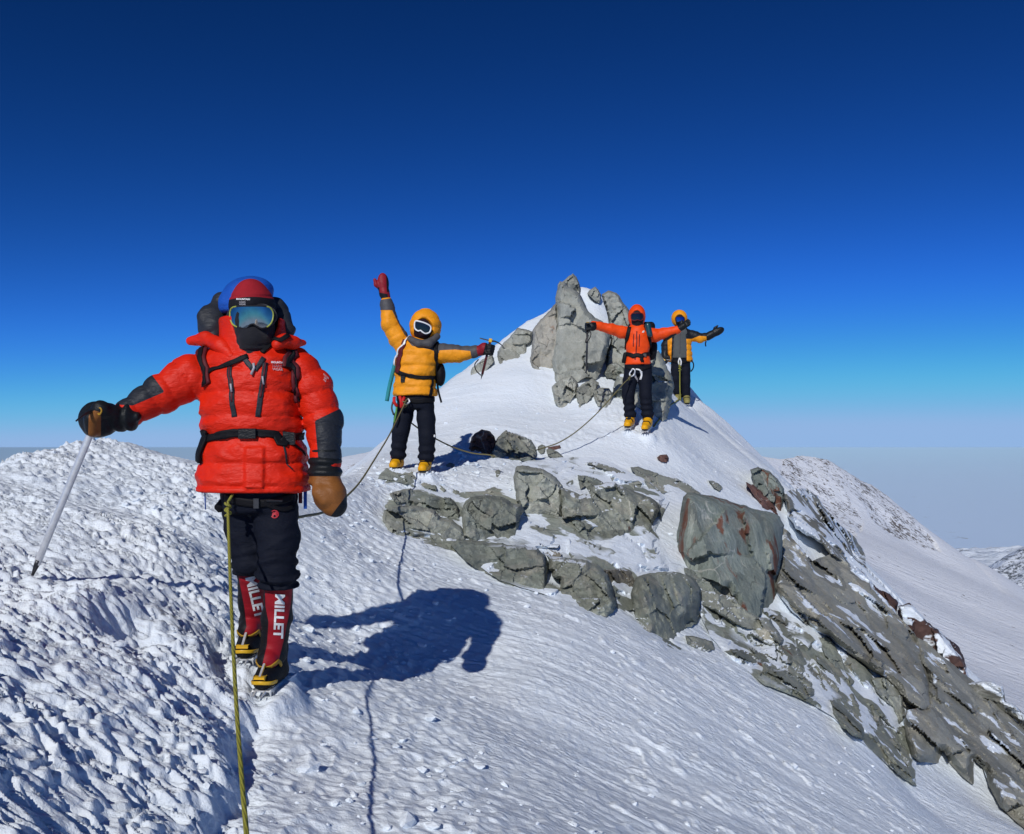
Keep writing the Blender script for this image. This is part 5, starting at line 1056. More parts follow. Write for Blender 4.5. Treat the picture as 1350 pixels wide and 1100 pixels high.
    def hb2(P): return chain(P, [J(400, 452, 4.02), J(386, 452, 3.97), J(375, 449, 3.94), J(366, 455, 3.91)], [.012, .026, .028, .022], .02)[0] + .016 * wr(P, 15, seed=17)
    def hb(P): return np.minimum(hb1(P), hb2(P))
    fig.skin('hood_flap', hb1, *bounds([J(240, 485, 3.8), J(315, 435, 4.1)], .03), .006, MM['red'], jk)
    fig.skin('hood_flap', hb2, *bounds([J(355, 480, 3.8), J(410, 435, 4.1)], .03), .006, MM['red'], jk)
    # face mask and neck gaiter
    def mask(P):
        d = ell(P, J(333, 424, 3.985), (.094, .112, .120)); d = smin(d, ell(P, J(334, 443, 3.895), (.036, .030, .034)), .03); d = smin(d, ell(P, J(335, 452, 3.95), (.075, .085, .050)), .03)
        d = smin(d, cap(P, J(336, 476, 3.97), J(335, 446, 3.98), .085, .095)[0], .03); u, v = pxy(P)
        return d + .010 * wr(P, 18, seed=19) + .004 * np.sin(v * .9) * sstep(452, 460, v)
    fig.skin('face_mask', mask, *bounds([J(300, 486, 3.8), J(370, 392, 4.15)], .03), .006, MM['mask'])
    # two hats: crimson beanie with a black band over the brow, blue one behind
    def beanie(P):
        d = ell(P, J(332.5, 405, 4.0), (.102, .120, .105)); u, v = pxy(P); d = smin(d, ell(P, J(331, 382, 4.0), (.05, .06, .045)), .04)
        d = smax(d, (-(P[:, 2] - J(333, 411, 4)[2])) , .01); band = np.exp(-((v - 391) / 1.2) ** 2); return d + .006 * wr(P, 15, seed=22) + .004 * band
    def bz(c): u, v = pxy(c); return (v - 391.5 - (u - 333) ** 2 * .004) / 292
    bn = fig.skin('beanie', beanie, *bounds([J(300, 415, 3.8), J(366, 368, 4.15)], .02), .005, MM['bean2'], fz=bz)
    fig.part('lettering', lettering('MOUNTAIN', beanie, (320.5, 394.6), (1, .02), (0, -1), 18, 2.4, 3.7, bold=.03), MM['white'], bn, smooth=False)
    fig.part('lettering', lettering('HARD\nWEAR', beanie, (319.5, 400), (1, .02), (0, -1), 9, 5.0, 3.7, bold=.02), MM['grey'], bn, smooth=False)
    def blue(P):
        d = ell(P, J(326, 402, 4.06), (.118, .12, .125)); d = smin(d, ell(P, J(338, 381, 4.06), (.075, .08, .045)), .04); d = smin(d, ell(P, J(301, 402, 4.03), (.028, .06, .035)), .03)
        return smax(d + .014 * wr(P, 10, seed=23), J(333, 412, 4)[2] - P[:, 2], .01)
    fig.skin('cap', blue, *bounds([J(285, 416, 3.85), J(368, 362, 4.25)], .02), .006, MM['blue'])
    # goggles
    GP = [(303, 412), (306, 406), (315, 404), (333, 403.5), (348, 404), (356, 406), (360, 413), (359, 423), (354, 430), (346, 433), (340, 431), (334, 427.5), (329, 429), (325, 433), (315, 432), (307, 428), (303.5, 420)]
    def bucket(P):
        d = smax(ell(P, J(332, 417, 3.93), (.112, .06, .062)), P[:, 1] - 3.965, .01); return smax(d, 3.893 - P[:, 1] + 2.4 * (P[:, 0] - J(332, 417, 3.93)[0]) ** 2, .008)
    gb = fig.skin('goggles', bucket, *bounds([J(295, 436, 3.83), J(368, 398, 4.0)], .02), .005, MM['mask'])
    V, F, rim = lens(fig, 'lens', GP, 3.95, 332, .082, None, wrap=.80, tilt=.00016)
    fig.part('lens', (V, F), MM['mirror'], gb)
    rp = smooth_path(rim, .01); fig.part('frame', tube(rp, .0034, 8, closed_ends=False), [MM['mask'], MM['lime']], gb, fm=lambda c: ((np.abs(pxy(c)[0] - 332) > 20) | (pxy(c)[1] < 400)).astype(int))
    # print and zips on the chest
    fig.part('lettering', lettering('MOUNTAIN', jacket, (367, 478), (1, .05), (0, -1), 19, 2.8, 3.6, bold=.03, off=.008), MM['white'], jk, smooth=False)
    fig.part('lettering', lettering('HARD\nWEAR', jacket, (366, 485), (1, .05), (0, -1), 14, 7.5, 3.6, bold=.01, off=.008), MM['grey'], jk, smooth=False)
    fig.part('lettering', lettering('MOUNTAIN\nHARD\nWEAR', jacket, (429, 499), (.75, .66), (.3, -.95), 9, 8, 3.6, off=.006), MM['white'], jk, smooth=False)
    T = lambda pts, off=0: trace(jacket, [p[0] for p in pts], [p[1] for p in pts], 3.6, off)
    for pts in ([(304, 484), (305, 510), (306, 530), (309, 550)], [(350, 478), (347, 500), (343, 525), (340, 550)]):
        c = T(pts); z = fig.part('zip', ribbon(jacket, c, .022, .004), MM['dark'], jk)
        fig.part('zip_teeth', join(ribbon(jacket, c[:3], .007, .007, .001)), MM['maroon'], z)
        fig.part('zip_puller', join(tube(trace(jacket, [pts[1][0] - 1, pts[1][0] + .5], [pts[1][1] - 4, pts[1][1] + 7], 3.6, .012), .0045, 6)), MM['grey'], z)
    fig.part('zip', join(ribbon(jacket, T([(372, 583), (376, 597), (378, 612)]), .008, .003), tube(trace(jacket, [378, 386], [612, 619], 3.6, .010), .003, 6)), MM['dark'], jk, label='slanting pocket zip')
    fig.part('storm_flap', join(ribbon(jacket, T([(322, 473), (327, 479), (333, 487)]), .022, .006), ribbon(jacket, T([(348, 472), (342, 480), (336, 489)]), .020, .006)), MM['dark'], jk)
    fig.part('zip_puller', join(tube(trace(jacket, [334, 335, 331], [479, 485, 494], 3.6, .014), .006, 6)), MM['grey'], jk)
    # harness under the hem
    hn = fig.part('harness', join(ribbon(trousers, trace(trousers, [297, 315, 340, 365, 384], [655, 661, 664, 661, 655], 3.6, 0), .035, .006), ribbon(trousers, trace(trousers, [345, 356, 374, 386], [661, 667, 672, 668], 3.6, 0), .018, .006)), MM['black'])
    fig.part('buckle', join(obox(trace(trousers, [338], [664], 3.6, .012)[0], [1, 0, 0], [0, 1, 0], [0, 0, 1], .012, .006, .022), tube(trace(trousers, [351, 372], [660, 660], 3.6, .008), .006, 6)), MM['dsteel'], hn, smooth=False)
    lp = trace(trousers, [382], [668], 3.6, .02)[0]
    fig.part('glove_clip', obox(J(294, 664, 3.98), [1, 0, 1.2], [0, 1, 0], [-1, 0, 1], .040, .022, .02, .4), MM['black'], hn)
    fig.part('sling', obox(J(402.5, 658, 4.0), [0, 0, 1], [1, 0, 0], [0, 1, 0], .045, .007, .004), MM['blue'], hn, label='short blue sling end')
    fig.part('sling', obox(J(396, 655, 4.0), [0, 0, 1], [1, 0, 0], [0, 1, 0], .03, .008, .004), MM['maroon'], hn)
    fig.part('cord', tube([J(270, 648, 4.05), J(271, 672, 4.05)], .003, 6), MM['blue'], hn)
    fig.part('gear_loop', join(tube(smooth_path([J(389, 640, 4.0), J(392, 655, 3.98), J(390, 664, 3.98)], .01), .004, 6)), MM['black'], hn)
    # red ring emblem on the thigh
    ring = []
    q = np.linspace(-2.4, 2.6, 22); op = [(362 + 5.6 * math.cos(t), 678 + 5.6 * math.sin(t)) for t in q]; ip = [(362 + 4.1 * math.cos(t), 678 + 4.1 * math.sin(t)) for t in q]
    rv = np.vstack([trace(trousers, [p[0] for p in op], [p[1] for p in op], 3.6, .004), trace(trousers, [p[0] for p in ip], [p[1] for p in ip], 3.6, .004)]); rf = [(i, i + 1, 23 + i, 22 + i) for i in range(21)]
    mq, mf, _ = fill([(358.5, 680.5), (358.8, 677.5), (360.2, 675.6), (362, 675.8), (363.5, 674.6), (365.2, 675.4), (366.8, 677), (367.6, 679.8), (366.4, 679.2), (365.4, 678.2), (364.8, 681.2), (363.6, 681.2), (363.2, 679.4), (361, 679.2), (360.6, 681.4), (359.3, 681.4)], .6)
    fig.part('emblem', join((rv, rf), (trace(trousers, mq[:, 0], mq[:, 1], 3.6, .004), mf)), MM['logo'], smooth=False)
    # mittens
    def mr(P):
        d = cap(P, J(167, 550, 3.84), J(152, 551, 3.83), .062, .056)[0]; d = smin(d, ell(P, J(130, 553, 3.80), (.084, .066, .078)), .03); d = d + .005 * np.sin(P[:, 0] * 150 + 5 * wr(P, 8, seed=30)) * sstep(J(145, 551, 3.83)[0], J(155, 551, 3.83)[0], P[:, 0])
        d = smin(d, chain(P, [J(148, 545, 3.78), J(133, 540, 3.735), J(122, 552, 3.735), J(122, 568, 3.75)], [.034, .034, .032, .026], .02)[0], .015); return d + .012 * wr(P, 15, seed=31)
    def mrz(c): u, v = pxy(c); return np.minimum(sdpoly([(117, 548), (124, 541), (133, 544), (133, 575), (116, 578)], u, v, 3.8), 3.78 - c[:, 1])
    fig.skin('mitten', mr, *bounds([J(95, 585, 3.68), J(190, 520, 3.95)], .03), .0055, MM['mit2'], fz=mrz)
    def ml(P):
        d = cap(P, J(428, 607, 3.96), J(428, 628, 3.95), .068, .074)[0] + .006 * np.sin(P[:, 2] * 130); e = chain(P, [J(430, 636, 3.94), J(436, 655, 3.92), J(442, 668, 3.91)], [.060, .066, .050], .03)[0]
        e = smin(e, chain(P, [J(419, 636, 3.90), J(421, 650, 3.875), J(428, 660, 3.865)], [.028, .027, .022], .02)[0], .02)
        return smin(d, e, .012) + .010 * wr(P, 13, seed=33)
    def mlz(c): u, v = pxy(c); return np.minimum(np.minimum(v - 628, 15.5 - (u - 436) * .80 - (v - 655) * .6) / 300, 3.95 - c[:, 1])
    fig.skin('mitten', ml, *bounds([J(395, 690, 3.8), J(465, 590, 4.05)], .03), .0055, MM['mit2'], fz=mlz)
    # rucksack: straps and belt in front, the sack behind
    def over(P): return np.minimum(jacket(P), hb(P))
    rs = gear('rucksack', 'maroon and black rucksack worn by the climber in the orange-red down jacket', 'rucksack', J(335, 520, 4.2), 'rucksacks on climbers')
    def sack(P): return rbox(P, J(336, 535, 4.32), (.135, .085, .23), .05) + .014 * wr(P, 8, seed=41)
    gpart(rs, 'pack_body', mesh_sdf(sack, *bounds([J(270, 640, 4.15), J(400, 430, 4.45)], .05), .014), MM['black'])
    for pts in ([(268, 462), (266, 474), (271, 490), (273, 508)], [(380, 456), (385, 470), (388, 490), (389, 510), (391, 530)]):
        c = T(pts); st = gpart(rs, 'shoulder_strap', ribbon(jacket, c, .050, .012, .002), MM['maroon'])
        gpart(rs, 'strap_webbing', ribbon(jacket, c, .022, .004, .015), MM['black'], st)
    gpart(rs, 'chest_strap', join(ribbon(jacket, T([(274, 492), (290, 485), (310, 477), (327, 470)]), .022, .005, .004), ribbon(over, trace(over, [345, 358, 370, 380], [466, 456, 449, 443], 3.6, 0), .018, .006, .004)), MM['black'])
    hbp = trace(jacket, [270, 285, 310, 335, 360, 385, 399], [580, 575, 571, 571, 573, 577, 578], 3.6, 0)
    hbt = gpart(rs, 'hip_belt', ribbon(jacket, hbp, .040, .007, .004), MM['black'])
    gpart(rs, 'buckle', obox(trace(jacket, [326], [572], 3.6, .016)[0], [1, 0, .02], [0, 1, 0], [0, 0, 1], .038, .008, .022), MM['blackl'], hbt, smooth=False)
    gpart(rs, 'slide', join(obox(trace(jacket, [381], [578], 3.6, .016)[0], [1, 0, -.1], [0, 1, 0], [0, 0, 1], .026, .010, .028)), MM['blackl'], hbt, smooth=False)
    gpart(rs, 'hip_fin', ribbon(jacket, trace(jacket, [271, 268, 265], [566, 590, 612], 3.6, 0), .040, .014, .006), MM['black'])
    gpart(rs, 'belt_tail', join(ribbon(jacket, trace(jacket, [378, 392, 401], [583, 591, 600], 3.6, 0), .012, .005, .004)), MM['black'])
    # the ice axe in his mitten
    top, spk = J(131, 543, 3.775), J(45.5, 752, 3.84); ax = (top - spk) / np.linalg.norm(top - spk)
    ia = gear('ice_axe', 'long silver shafted ice axe planted in snow under a black and tan mitten', 'ice axe', spk, 'ice axes')
    sdv = np.cross(ax, [0, 1, 0]); sdv /= np.linalg.norm(sdv); dv = np.cross(sdv, ax)
    n = 14; ring = [(math.cos(2 * math.pi * k / n) * .0155, math.sin(2 * math.pi * k / n) * .0105) for k in range(n)]
    V = [spk + ax * t + sdv * a + dv * b for t in (.03, np.linalg.norm(top - spk)) for a, b in ring]; F = [(k, (k + 1) % n, n + (k + 1) % n, n + k) for k in range(n)] + [tuple(range(n))[::-1], tuple(range(n, 2 * n))]
    gpart(ia, 'shaft', (np.array(V), F), MM['steel'], angle=50)
    gpart(ia, 'spike', tube([spk + ax * .05, spk + ax * .03, spk - ax * .06], .0125, 8, [1, 1, .1]), MM['dsteel'])
    hd = dv; pk = [top + hd * -.0, top - hd * .06 + ax * .006, top - hd * .12 - ax * .008, top - hd * .165 - ax * .035]
    hdm = gpart(ia, 'axe_head', join(tube(smooth_path(pk, .01), .011, 6, np.linspace(1, .3, len(smooth_path(pk, .01)))), obox(top + hd * .05, hd, sdv, ax, .045, .024, .004), obox(top, hd, sdv, ax, .03, .014, .016)), MM['dsteel'], smooth=False)
    gpart(ia, 'leash', tube(smooth_path([J(128, 541, 3.715), J(132, 538, 3.70), J(134, 542, 3.70), J(131, 547, 3.70), J(128, 543, 3.71)], .004), .0035, 6), MM['gold'])
    return J(300, 668, 3.86), trousers
P1_TIE, P1_TROUSERS = first_climber()
# ------------------------------------------------------------------ the three climbers farther up the ridge
def hood_sdf(P, c, r, face, fr):
    """raised hood: padded shell with the face opening cut out of its front"""
    d = ell(P, c, r); return smax(d, -ell(P, face, fr), .014)
def foot_zone(sole): return lambda V: sole - V[:, 2]
def simple_boots(fig, feet, mats, r=.048, top=.0):
    for heel, toe, ank in feet:
        def bf(P): return boot_sdf(P, heel, toe, ank, r)
        zs = min(heel[2], toe[2]) - r * .38
        b = fig.skin('boot', bf, *bounds([heel, toe, ank], .09), .009, mats, fz=foot_zone(zs)); crampon(fig, b, heel, toe, r)
        ax = toe - heel; ax /= np.linalg.norm(ax); sd = np.cross(ax, [0, 0, 1]); i = heel * .35 + toe * .65 + [0, 0, .05]
        fig.part('strap', ribbon(bf, [i + sd * .06 + [0, 0, -.03], i + sd * .035 + [0, 0, .005], i + ax * .02 + [0, 0, .01], i - sd * .035 + [0, 0, .005], i - sd * .06 + [0, 0, -.03]], .018, .005), MM['black'], b)
def small_axe(name_label, head, spk, mat_shaft, pick_dir, leash=None, adze=True, cat='ice axe'):
    ax = (head - spk) / np.linalg.norm(head - spk); pk = np.asarray(pick_dir, float); pk = pk - (pk @ ax) * ax; pk /= np.linalg.norm(pk); sd = np.cross(ax, pk)
    ia = gear('ice_axe', name_label, cat, spk, 'ice axes')
    gpart(ia, 'shaft', tube([spk + ax * .03, head], .014, 10), mat_shaft)
    gpart(ia, 'spike', tube([spk + ax * .05, spk + ax * .03, spk - ax * .03], .012, 8, [1, 1, .1]), MM['dsteel'])
    path = smooth_path([head, head + pk * .06 + ax * .004, head + pk * .12 - ax * .012, head + pk * .17 - ax * .045], .01)
    gpart(ia, 'pick', tube(path, .012, 8, np.linspace(1, .3, len(path))), MM['dsteel'])
    gpart(ia, 'adze', join(obox(head - pk * .05, pk, sd, ax, .05, .012, .006), obox(head - pk * .095, pk, sd, ax + pk * .3, .022, .026, .004)), MM['dsteel'], smooth=False)
    gpart(ia, 'collar', obox(head + ax * .002, pk, sd, ax, .018, .015, .022, .3), MM['yell'], smooth=False)
    if leash is not None: gpart(ia, 'leash', tube(smooth_path(leash, .01), .006, 6), MM['black'])
    return ia

def second_climber():
    Y = 9.7; k = F_PX / Y
    sh_r, el_r, wr_r = J(531, 455, Y), J(514, 428, Y - .02), J(510, 400, Y - .03)
    sh_l, el_l, wr_l = J(572, 462, Y), J(600, 467, Y - .05), J(626, 464, Y - .09)
    hips = [(J(537, 528, Y), J(528, 570, Y - .04), J(524, 604, Y)), (J(560, 530, Y), J(563, 575, Y - .04), J(562, 607, Y - .03))]
    feet = [(J(526, 611, Y + .08), J(519, 613.5, Y - .13), J(524, 602, Y + .05)), (J(562, 614, Y + .04), J(557, 618, Y - .18), J(562, 604, Y + .01))]
    head = J(558, 434, Y - .02); foot = np.array([J(543, 620, Y)[0], Y, J(543, 621, Y)[2]])
    def body(P):
        d, _ = chain(P, [J(548, 525, Y), J(549, 490, Y), J(552, 462, Y), J(556, 448, Y), J(558, 438, Y - .01)], [.12, .12, .12, .06, .07], .06); d = smin(d, cap(P, sh_r, sh_l, .07, .07)[0], .05)
        d = smin(d, ell(P, head, (.082, .10, .122)), .03)
        for pts, r in (([sh_r, el_r, wr_r, J(506, 375, Y - .03)], [.06, .046, .036, .026]), ([sh_l, el_l, wr_l, J(645, 462, Y - .1)], [.06, .046, .036, .026]), ([*hips[0], feet[0][1]], [.085, .06, .04, .03]), ([*hips[1], feet[1][1]], [.085, .06, .04, .03])): d = smin(d, chain(P, pts, r, .03)[0], .05)
        return d
    fig = Figure('climber in amber yellow hooded down jacket with one red gloved hand raised', foot, body, *bounds([J(495, 630, Y - .4), J(665, 355, Y + .4)], .05), .018, MM['plum'])
    def trousers(P):
        d = torso(P, [(548, 514, Y, 24, .14), (548, 526, Y, 24, .145), (548, 540, Y, 23, .13)], 2.4)
        for i, (h, kn, an) in enumerate(hips):
            q, s = chain(P, [h, (h + kn) / 2, kn, an], [.095, .10, .092, .084], .02); q = q + .010 * sstep(.35, .6, s) * np.sin(s * 70 + 4 * wr(P, 4, seed=i)) + .018 * wr(P, 6, (1, 1, 1.6), 5 + i); q = smax(q, an[2] - .02 - P[:, 2], .015); d = smin(d, q, .025)
        return d
    fig.skin('trousers', trousers, *bounds([J(512, 612, Y - .2), J(580, 510, Y + .2)], .06), .012, MM['navy'])
    fig.part('knee_badge', obox(J(572.5, 575, Y - .085), [1, .6, 0], [-.6, 1, 0], [0, 0, 1], .010, .012, .014, .4), MM['white'], smooth=False)
    simple_boots(fig, feet, MM['boot2'], .055)
    for (h, t, a) in feet: fig.part('ankle_cuff', ribbon(lambda P: boot_sdf(P, h, t, a, .055), [a + [-.07, .02, .0], a + [-.04, -.06, .0], a + [.04, -.06, .0], a + [.07, .02, .0]], .035, .006), MM['redw'])
    secs = [(554, 446, Y, 12, .09), (553, 453, Y, 21, .14), (551, 464, Y, 27, .175), (549, 480, Y, 28.5, .19), (548, 494, Y, 27.5, .18), (547.5, 500, Y, 26.5, .17), (547.5, 508, Y, 28, .18), (547.5, 522, Y, 28.5, .185)]
    armr = [J(535, 459, Y), J(524, 445, Y), el_r, wr_r]; arml = [J(569, 463, Y), J(585, 466, Y - .03), el_l, wr_l]
    def jacket(P):
        d = torso(P, secs, 2.35, .025) + puff(P[:, 2] + .05 * wr(P, 2.5, seed=1) + .04, .115, .012) + .030 * wr(P, 6, (1, 1, 1.8), 2) + .016 * wr(P, 15, (1, 1, 1.6), 12)
        a, s = chain(P, armr, [.098, .104, .096, .072], .03); a = a + puff(s + .03 * wr(P, 4, seed=13), .09, .010) + .024 * wr(P, 11, seed=3)
        b, s = chain(P, arml, [.098, .102, .094, .068], .03); b = b + puff(s + .03 * wr(P, 4, seed=14), .09, .010) + .024 * wr(P, 11, seed=4)
        return smin(smin(d, a, .04), b, .035)
    def jz(V):
        u, v = pxy(V); polys = [[(520, 398), (528, 418), (537, 434), (541, 450), (533, 441), (524, 424), (517, 409), (500, 409), (498, 396), (518, 393)], [(574, 449), (600, 451), (622, 454), (632, 454), (632, 476), (622, 474), (620, 463), (600, 461), (580, 462), (571, 456)], [(538, 450), (545, 448), (556, 454), (572, 452), (579, 458), (579, 466), (567, 461), (552, 458), (543, 456)]]
        return np.max([sdpoly(p, u, v, Y) for p in polys], 0)
    jk = fig.skin('jacket', jacket, *bounds([J(495, 528, Y - .3), J(632, 392, Y + .3)], .06), .011, MM['yel2'], fz=jz)
    def hood(P): return hood_sdf(P, J(561, 430.5, Y + .02), (.172, .175, .195), J(557.5, 434, Y - .19), (.115, .17, .135)) + .014 * wr(P, 9, seed=6) + puff(P[:, 2], .10, .010)
    fig.skin('hood', hood, *bounds([J(538, 458, Y - .3), J(586, 404, Y + .3)], .03), .010, MM['yellow'], jk)
    def chin(P): return chain(P, [J(541, 447, Y - .12), J(552, 453, Y - .17), J(566, 453, Y - .15), J(576, 444, Y - .06)], [.035, .04, .042, .04], .03)[0] + .012 * wr(P, 12, seed=8)
    fig.skin('chin_guard', chin, *bounds([J(534, 462, Y - .3), J(584, 436, Y)], .03), .009, MM['greyn'], jk)
    def mask(P): return smin(ell(P, J(557.5, 435, Y - .045), (.105, .12, .135)), ell(P, J(557, 440, Y - .14), (.04, .035, .035)), .03) + .008 * wr(P, 14, seed=7)
    fig.skin('balaclava', mask, *bounds([J(545, 455, Y - .25), J(572, 418, Y + .1)], .03), .009, MM['plum'])
    G = [(546.5, 427), (548, 423.5), (553, 424), (561, 426.5), (567, 430), (568, 434), (566, 438.5), (561, 440), (557, 438), (554.5, 436), (551, 436.5), (547, 433)]
    V, F, rim = lens(fig, 'lens', G, Y - .13, 557, .055, None, wrap=.7, tilt=.0002)
    gg = fig.part('goggles', (V, F), MM['dlens']); fig.part('frame', tube(smooth_path(rim, .01), .0085, 8, closed_ends=False), MM['white'], gg)
    def g1(P): return smin(chain(P, [J(509, 394, Y - .03), J(507, 386, Y - .03)], [.05, .055], .02)[0], mitten_sdf(P, J(506, 388, Y - .03), J(504.5, 362.5, Y - .03), (-1, -.3, .4), .062, .042), .02)
    fig.skin('mitten', g1, *bounds([J(494, 400, Y - .2), J(515, 358, Y + .2)], .04), .008, MM['glo2'], fz=lambda V: np.maximum(sdpoly([(494, 383), (500, 378), (500.5, 386), (511, 388), (512, 400), (494, 400)], *pxy(V), Y), sdpoly([(509, 362), (514, 362), (514, 385), (510, 385)], *pxy(V), Y)))
    hs, sp = J(646.5, 449.5, Y - .13), J(635, 497, Y - .13); c = J(645, 461, Y - .13)
    def g2(P): return smin(chain(P, [J(624, 464, Y - .09), J(636, 462, Y - .11)], [.062, .056], .02)[0], fist_sdf(P, c, hs - sp, [1, -.1, .05], 1.25), .02)
    fig.skin('glove', g2, *bounds([J(616, 476, Y - .3), J(658, 445, Y + .1)], .03), .007, MM['glo2'], fz=lambda V: (pxy(V)[0] - 638 - .25 * (462 - pxy(V)[1])) / k)
    small_axe('ice axe with a dark red shaft held out in a red and black glove', hs, sp, MM['wine'], J(665, 459, Y - .13) - hs, [J(631, 474, Y - .13), J(626, 481, Y - .13), J(628, 489, Y - .13), J(634, 495, Y - .13)])
    T = lambda u, v, o=0: trace(jacket, u, v, Y - .6, o)
    rs = gear('rucksack', 'black rucksack with maroon straps worn by the climber in amber yellow', 'rucksack', J(552, 490, Y + .25), 'rucksacks on climbers')
    gpart(rs, 'pack_body', mesh_sdf(lambda P: smin(rbox(P, J(555, 480, Y + .32), (.17, .11, .27), .06), ell(P, J(581, 494, Y + .06), (.055, .10, .13)), .04) + .02 * wr(P, 6, seed=9), *bounds([J(528, 520, Y - .1), J(585, 440, Y + .5)], .06), .016), MM['black'])
    gpart(rs, 'shoulder_strap', ribbon(jacket, T([534, 529, 526, 524], [449, 462, 478, 492]), .05, .014, .003), MM['maroon']); gpart(rs, 'shoulder_strap', ribbon(jacket, T([575, 575, 575, 574], [452, 468, 484, 498]), .055, .014, .003), MM['black'])
    hb = gpart(rs, 'hip_belt', ribbon(jacket, T([523, 530, 545, 560, 574], [489, 493, 496.5, 498, 498]), .045, .010, .004), MM['black']); gpart(rs, 'belt_tail', ribbon(jacket, T([569, 568, 566.5], [499, 510, 521]), .035, .006, .006), MM['black'], hb)
    gpart(rs, 'buckle', obox(T([531], [500], .014)[0], [1, 0, 0], [0, 1, 0], [0, 0, 1], .022, .012, .035), MM['blackl'], hb, smooth=False)
    gpart(rs, 'ice_tool_strap', tube(smooth_path([J(576, 500, Y + .02), J(578, 516, Y + .02), J(582, 531, Y + .02)], .02), .012, 6), MM['black'])
    gpart(rs, 'webbing', ribbon(jacket, T([539, 533, 526, 522], [445, 455, 467, 481]), .026, .006, .02), MM['white'])
    gpart(rs, 'sling', tube(smooth_path([J(521, 478, Y - .05), J(517, 495, Y - .03), J(513, 512, Y), J(510, 529, Y)], .02), .022, 8, None), MM['tealw'])
    hn = fig.part('harness', ribbon(trousers, trace(trousers, [523, 535, 550, 565, 574], [522, 527, 529, 528, 524], Y - .5, 0), .05, .008), MM['black'])
    for kx, (u, v, c_, L) in enumerate(((520, 524, 'redw', .10), (527, 523, 'redw', .12), (533, 524, 'redw', .10), (523, 533, 'greenw', .20), (538, 526, 'steel', .06), (518, 530, 'greyn', .14))):
        p = J(u, v, Y - .19); fig.part('quickdraw' if c_ != 'steel' else 'carabiner', tube(smooth_path([p, p + [.02 * math.sin(kx * 2), -.02, -L * .5], p + [.03 * math.cos(kx), 0, -L]], .02), .018 if c_ == 'redw' else .010, 7), MM[c_], hn)
    return J(536, 536, Y - .2), J(541, 557, Y + .12)
def third_climber():
    Y = 12.7; k = F_PX / Y
    sh_r, el_r, wr_r = J(830, 440, Y), J(806, 434, Y - .05), J(783, 428.5, Y - .1); sh_l, el_l, wr_l = J(854, 440, Y), J(875, 440, Y - .05), J(893, 435, Y - .1)
    hips = [(J(833, 484, Y), J(828, 520, Y - .06), J(831, 548, Y)), (J(850, 484, Y), J(851, 520, Y - .06), J(854, 552, Y - .02))]
    feet = [(J(832, 555.5, Y + .08), J(827, 560, Y - .16), J(831, 545, Y + .04)), (J(855, 558, Y + .03), J(850, 564, Y - .22), J(855, 549, Y))]
    head = J(839, 420, Y - .02); foot = np.array([J(842, 568, Y)[0], Y, J(842, 568, Y)[2]])
    def body(P):
        d, _ = chain(P, [J(841, 480, Y), J(841, 458, Y), J(841, 444, Y), J(840, 433, Y), J(839, 424, Y)], [.12, .12, .12, .06, .07], .06); d = smin(d, cap(P, sh_r, sh_l, .065, .065)[0], .05); d = smin(d, ell(P, head, (.08, .10, .12)), .03)
        for pts, r in (([sh_r, el_r, wr_r, J(778, 430, Y - .1)], [.06, .046, .036, .026]), ([sh_l, el_l, wr_l, J(902, 430, Y - .1)], [.06, .046, .036, .026]), ([*hips[0], feet[0][1]], [.085, .06, .04, .03]), ([*hips[1], feet[1][1]], [.085, .06, .04, .03])): d = smin(d, chain(P, pts, r, .03)[0], .05)
        return d
    fig = Figure('climber in bright orange shell jacket and hood with both arms held out wide', foot, body, *bounds([J(768, 572, Y - .4), J(920, 398, Y + .4)], .05), .02, MM['mask'])
    def trousers(P):
        d = torso(P, [(841, 474, Y, 16, .13), (841, 482, Y, 16.5, .14), (841, 494, Y, 16, .13)], 2.4)
        for i, (h, kn, an) in enumerate(hips):
            q, s = chain(P, [h, (h + kn) / 2, kn, an], [.10, .10, .088, .084], .02); q = q + .010 * sstep(.4, .6, s) * np.sin(s * 70 + 4 * wr(P, 4, seed=i)) + .022 * wr(P, 6, (1, 1, 1.6), 15 + i); q = smax(q, an[2] - .03 - P[:, 2], .015); d = smin(d, q, .025)
        return d
    fig.skin('trousers', trousers, *bounds([J(816, 556, Y - .25), J(864, 470, Y + .2)], .05), .013, MM['navy'])
    simple_boots(fig, feet, MM['boot2'], .056)
    secs = [(841, 428, Y, 8, .09), (841, 433, Y, 12, .12), (841, 441, Y, 15.5, .15), (841, 458, Y, 15.5, .155), (840.5, 466, Y, 14.5, .14), (840.5, 472, Y, 16, .155), (840.5, 482, Y, 17.5, .165)]
    armr = [J(832, 440, Y), J(820, 438, Y - .02), el_r, wr_r]; arml = [J(852, 440, Y), J(864, 442, Y - .02), el_l, wr_l]
    def jacket(P):
        d = torso(P, secs, 2.3, .025) + .026 * wr(P, 6, (1, 1, 1.5), 2)
        a, s = chain(P, armr, [.092, .088, .074, .058], .03); b, s = chain(P, arml, [.092, .092, .076, .060], .03)
        return smin(smin(d, a + .022 * wr(P, 9, (1.6, 1, 1), 3), .05), b + .022 * wr(P, 9, (1.6, 1, 1), 4), .05)
    jk = fig.skin('jacket', jacket, *bounds([J(776, 486, Y - .3), J(900, 424, Y + .3)], .06), .012, MM['orange'])
    def hood(P): return hood_sdf(P, J(839.5, 417.5, Y + .02), (.125, .15, .178), J(840, 420, Y - .17), (.092, .15, .135)) + .010 * wr(P, 9, seed=6)
    fig.skin('hood', hood, *bounds([J(825, 436, Y - .3), J(855, 398, Y + .3)], .02), .010, MM['orange'], jk)
    fig.skin('face_mask', lambda P: ell(P, J(840, 421, Y - .05), (.088, .10, .132)) + .006 * wr(P, 14, seed=7), *bounds([J(830, 436, Y - .25), J(850, 404, Y + .1)], .02), .010, MM['mask'])
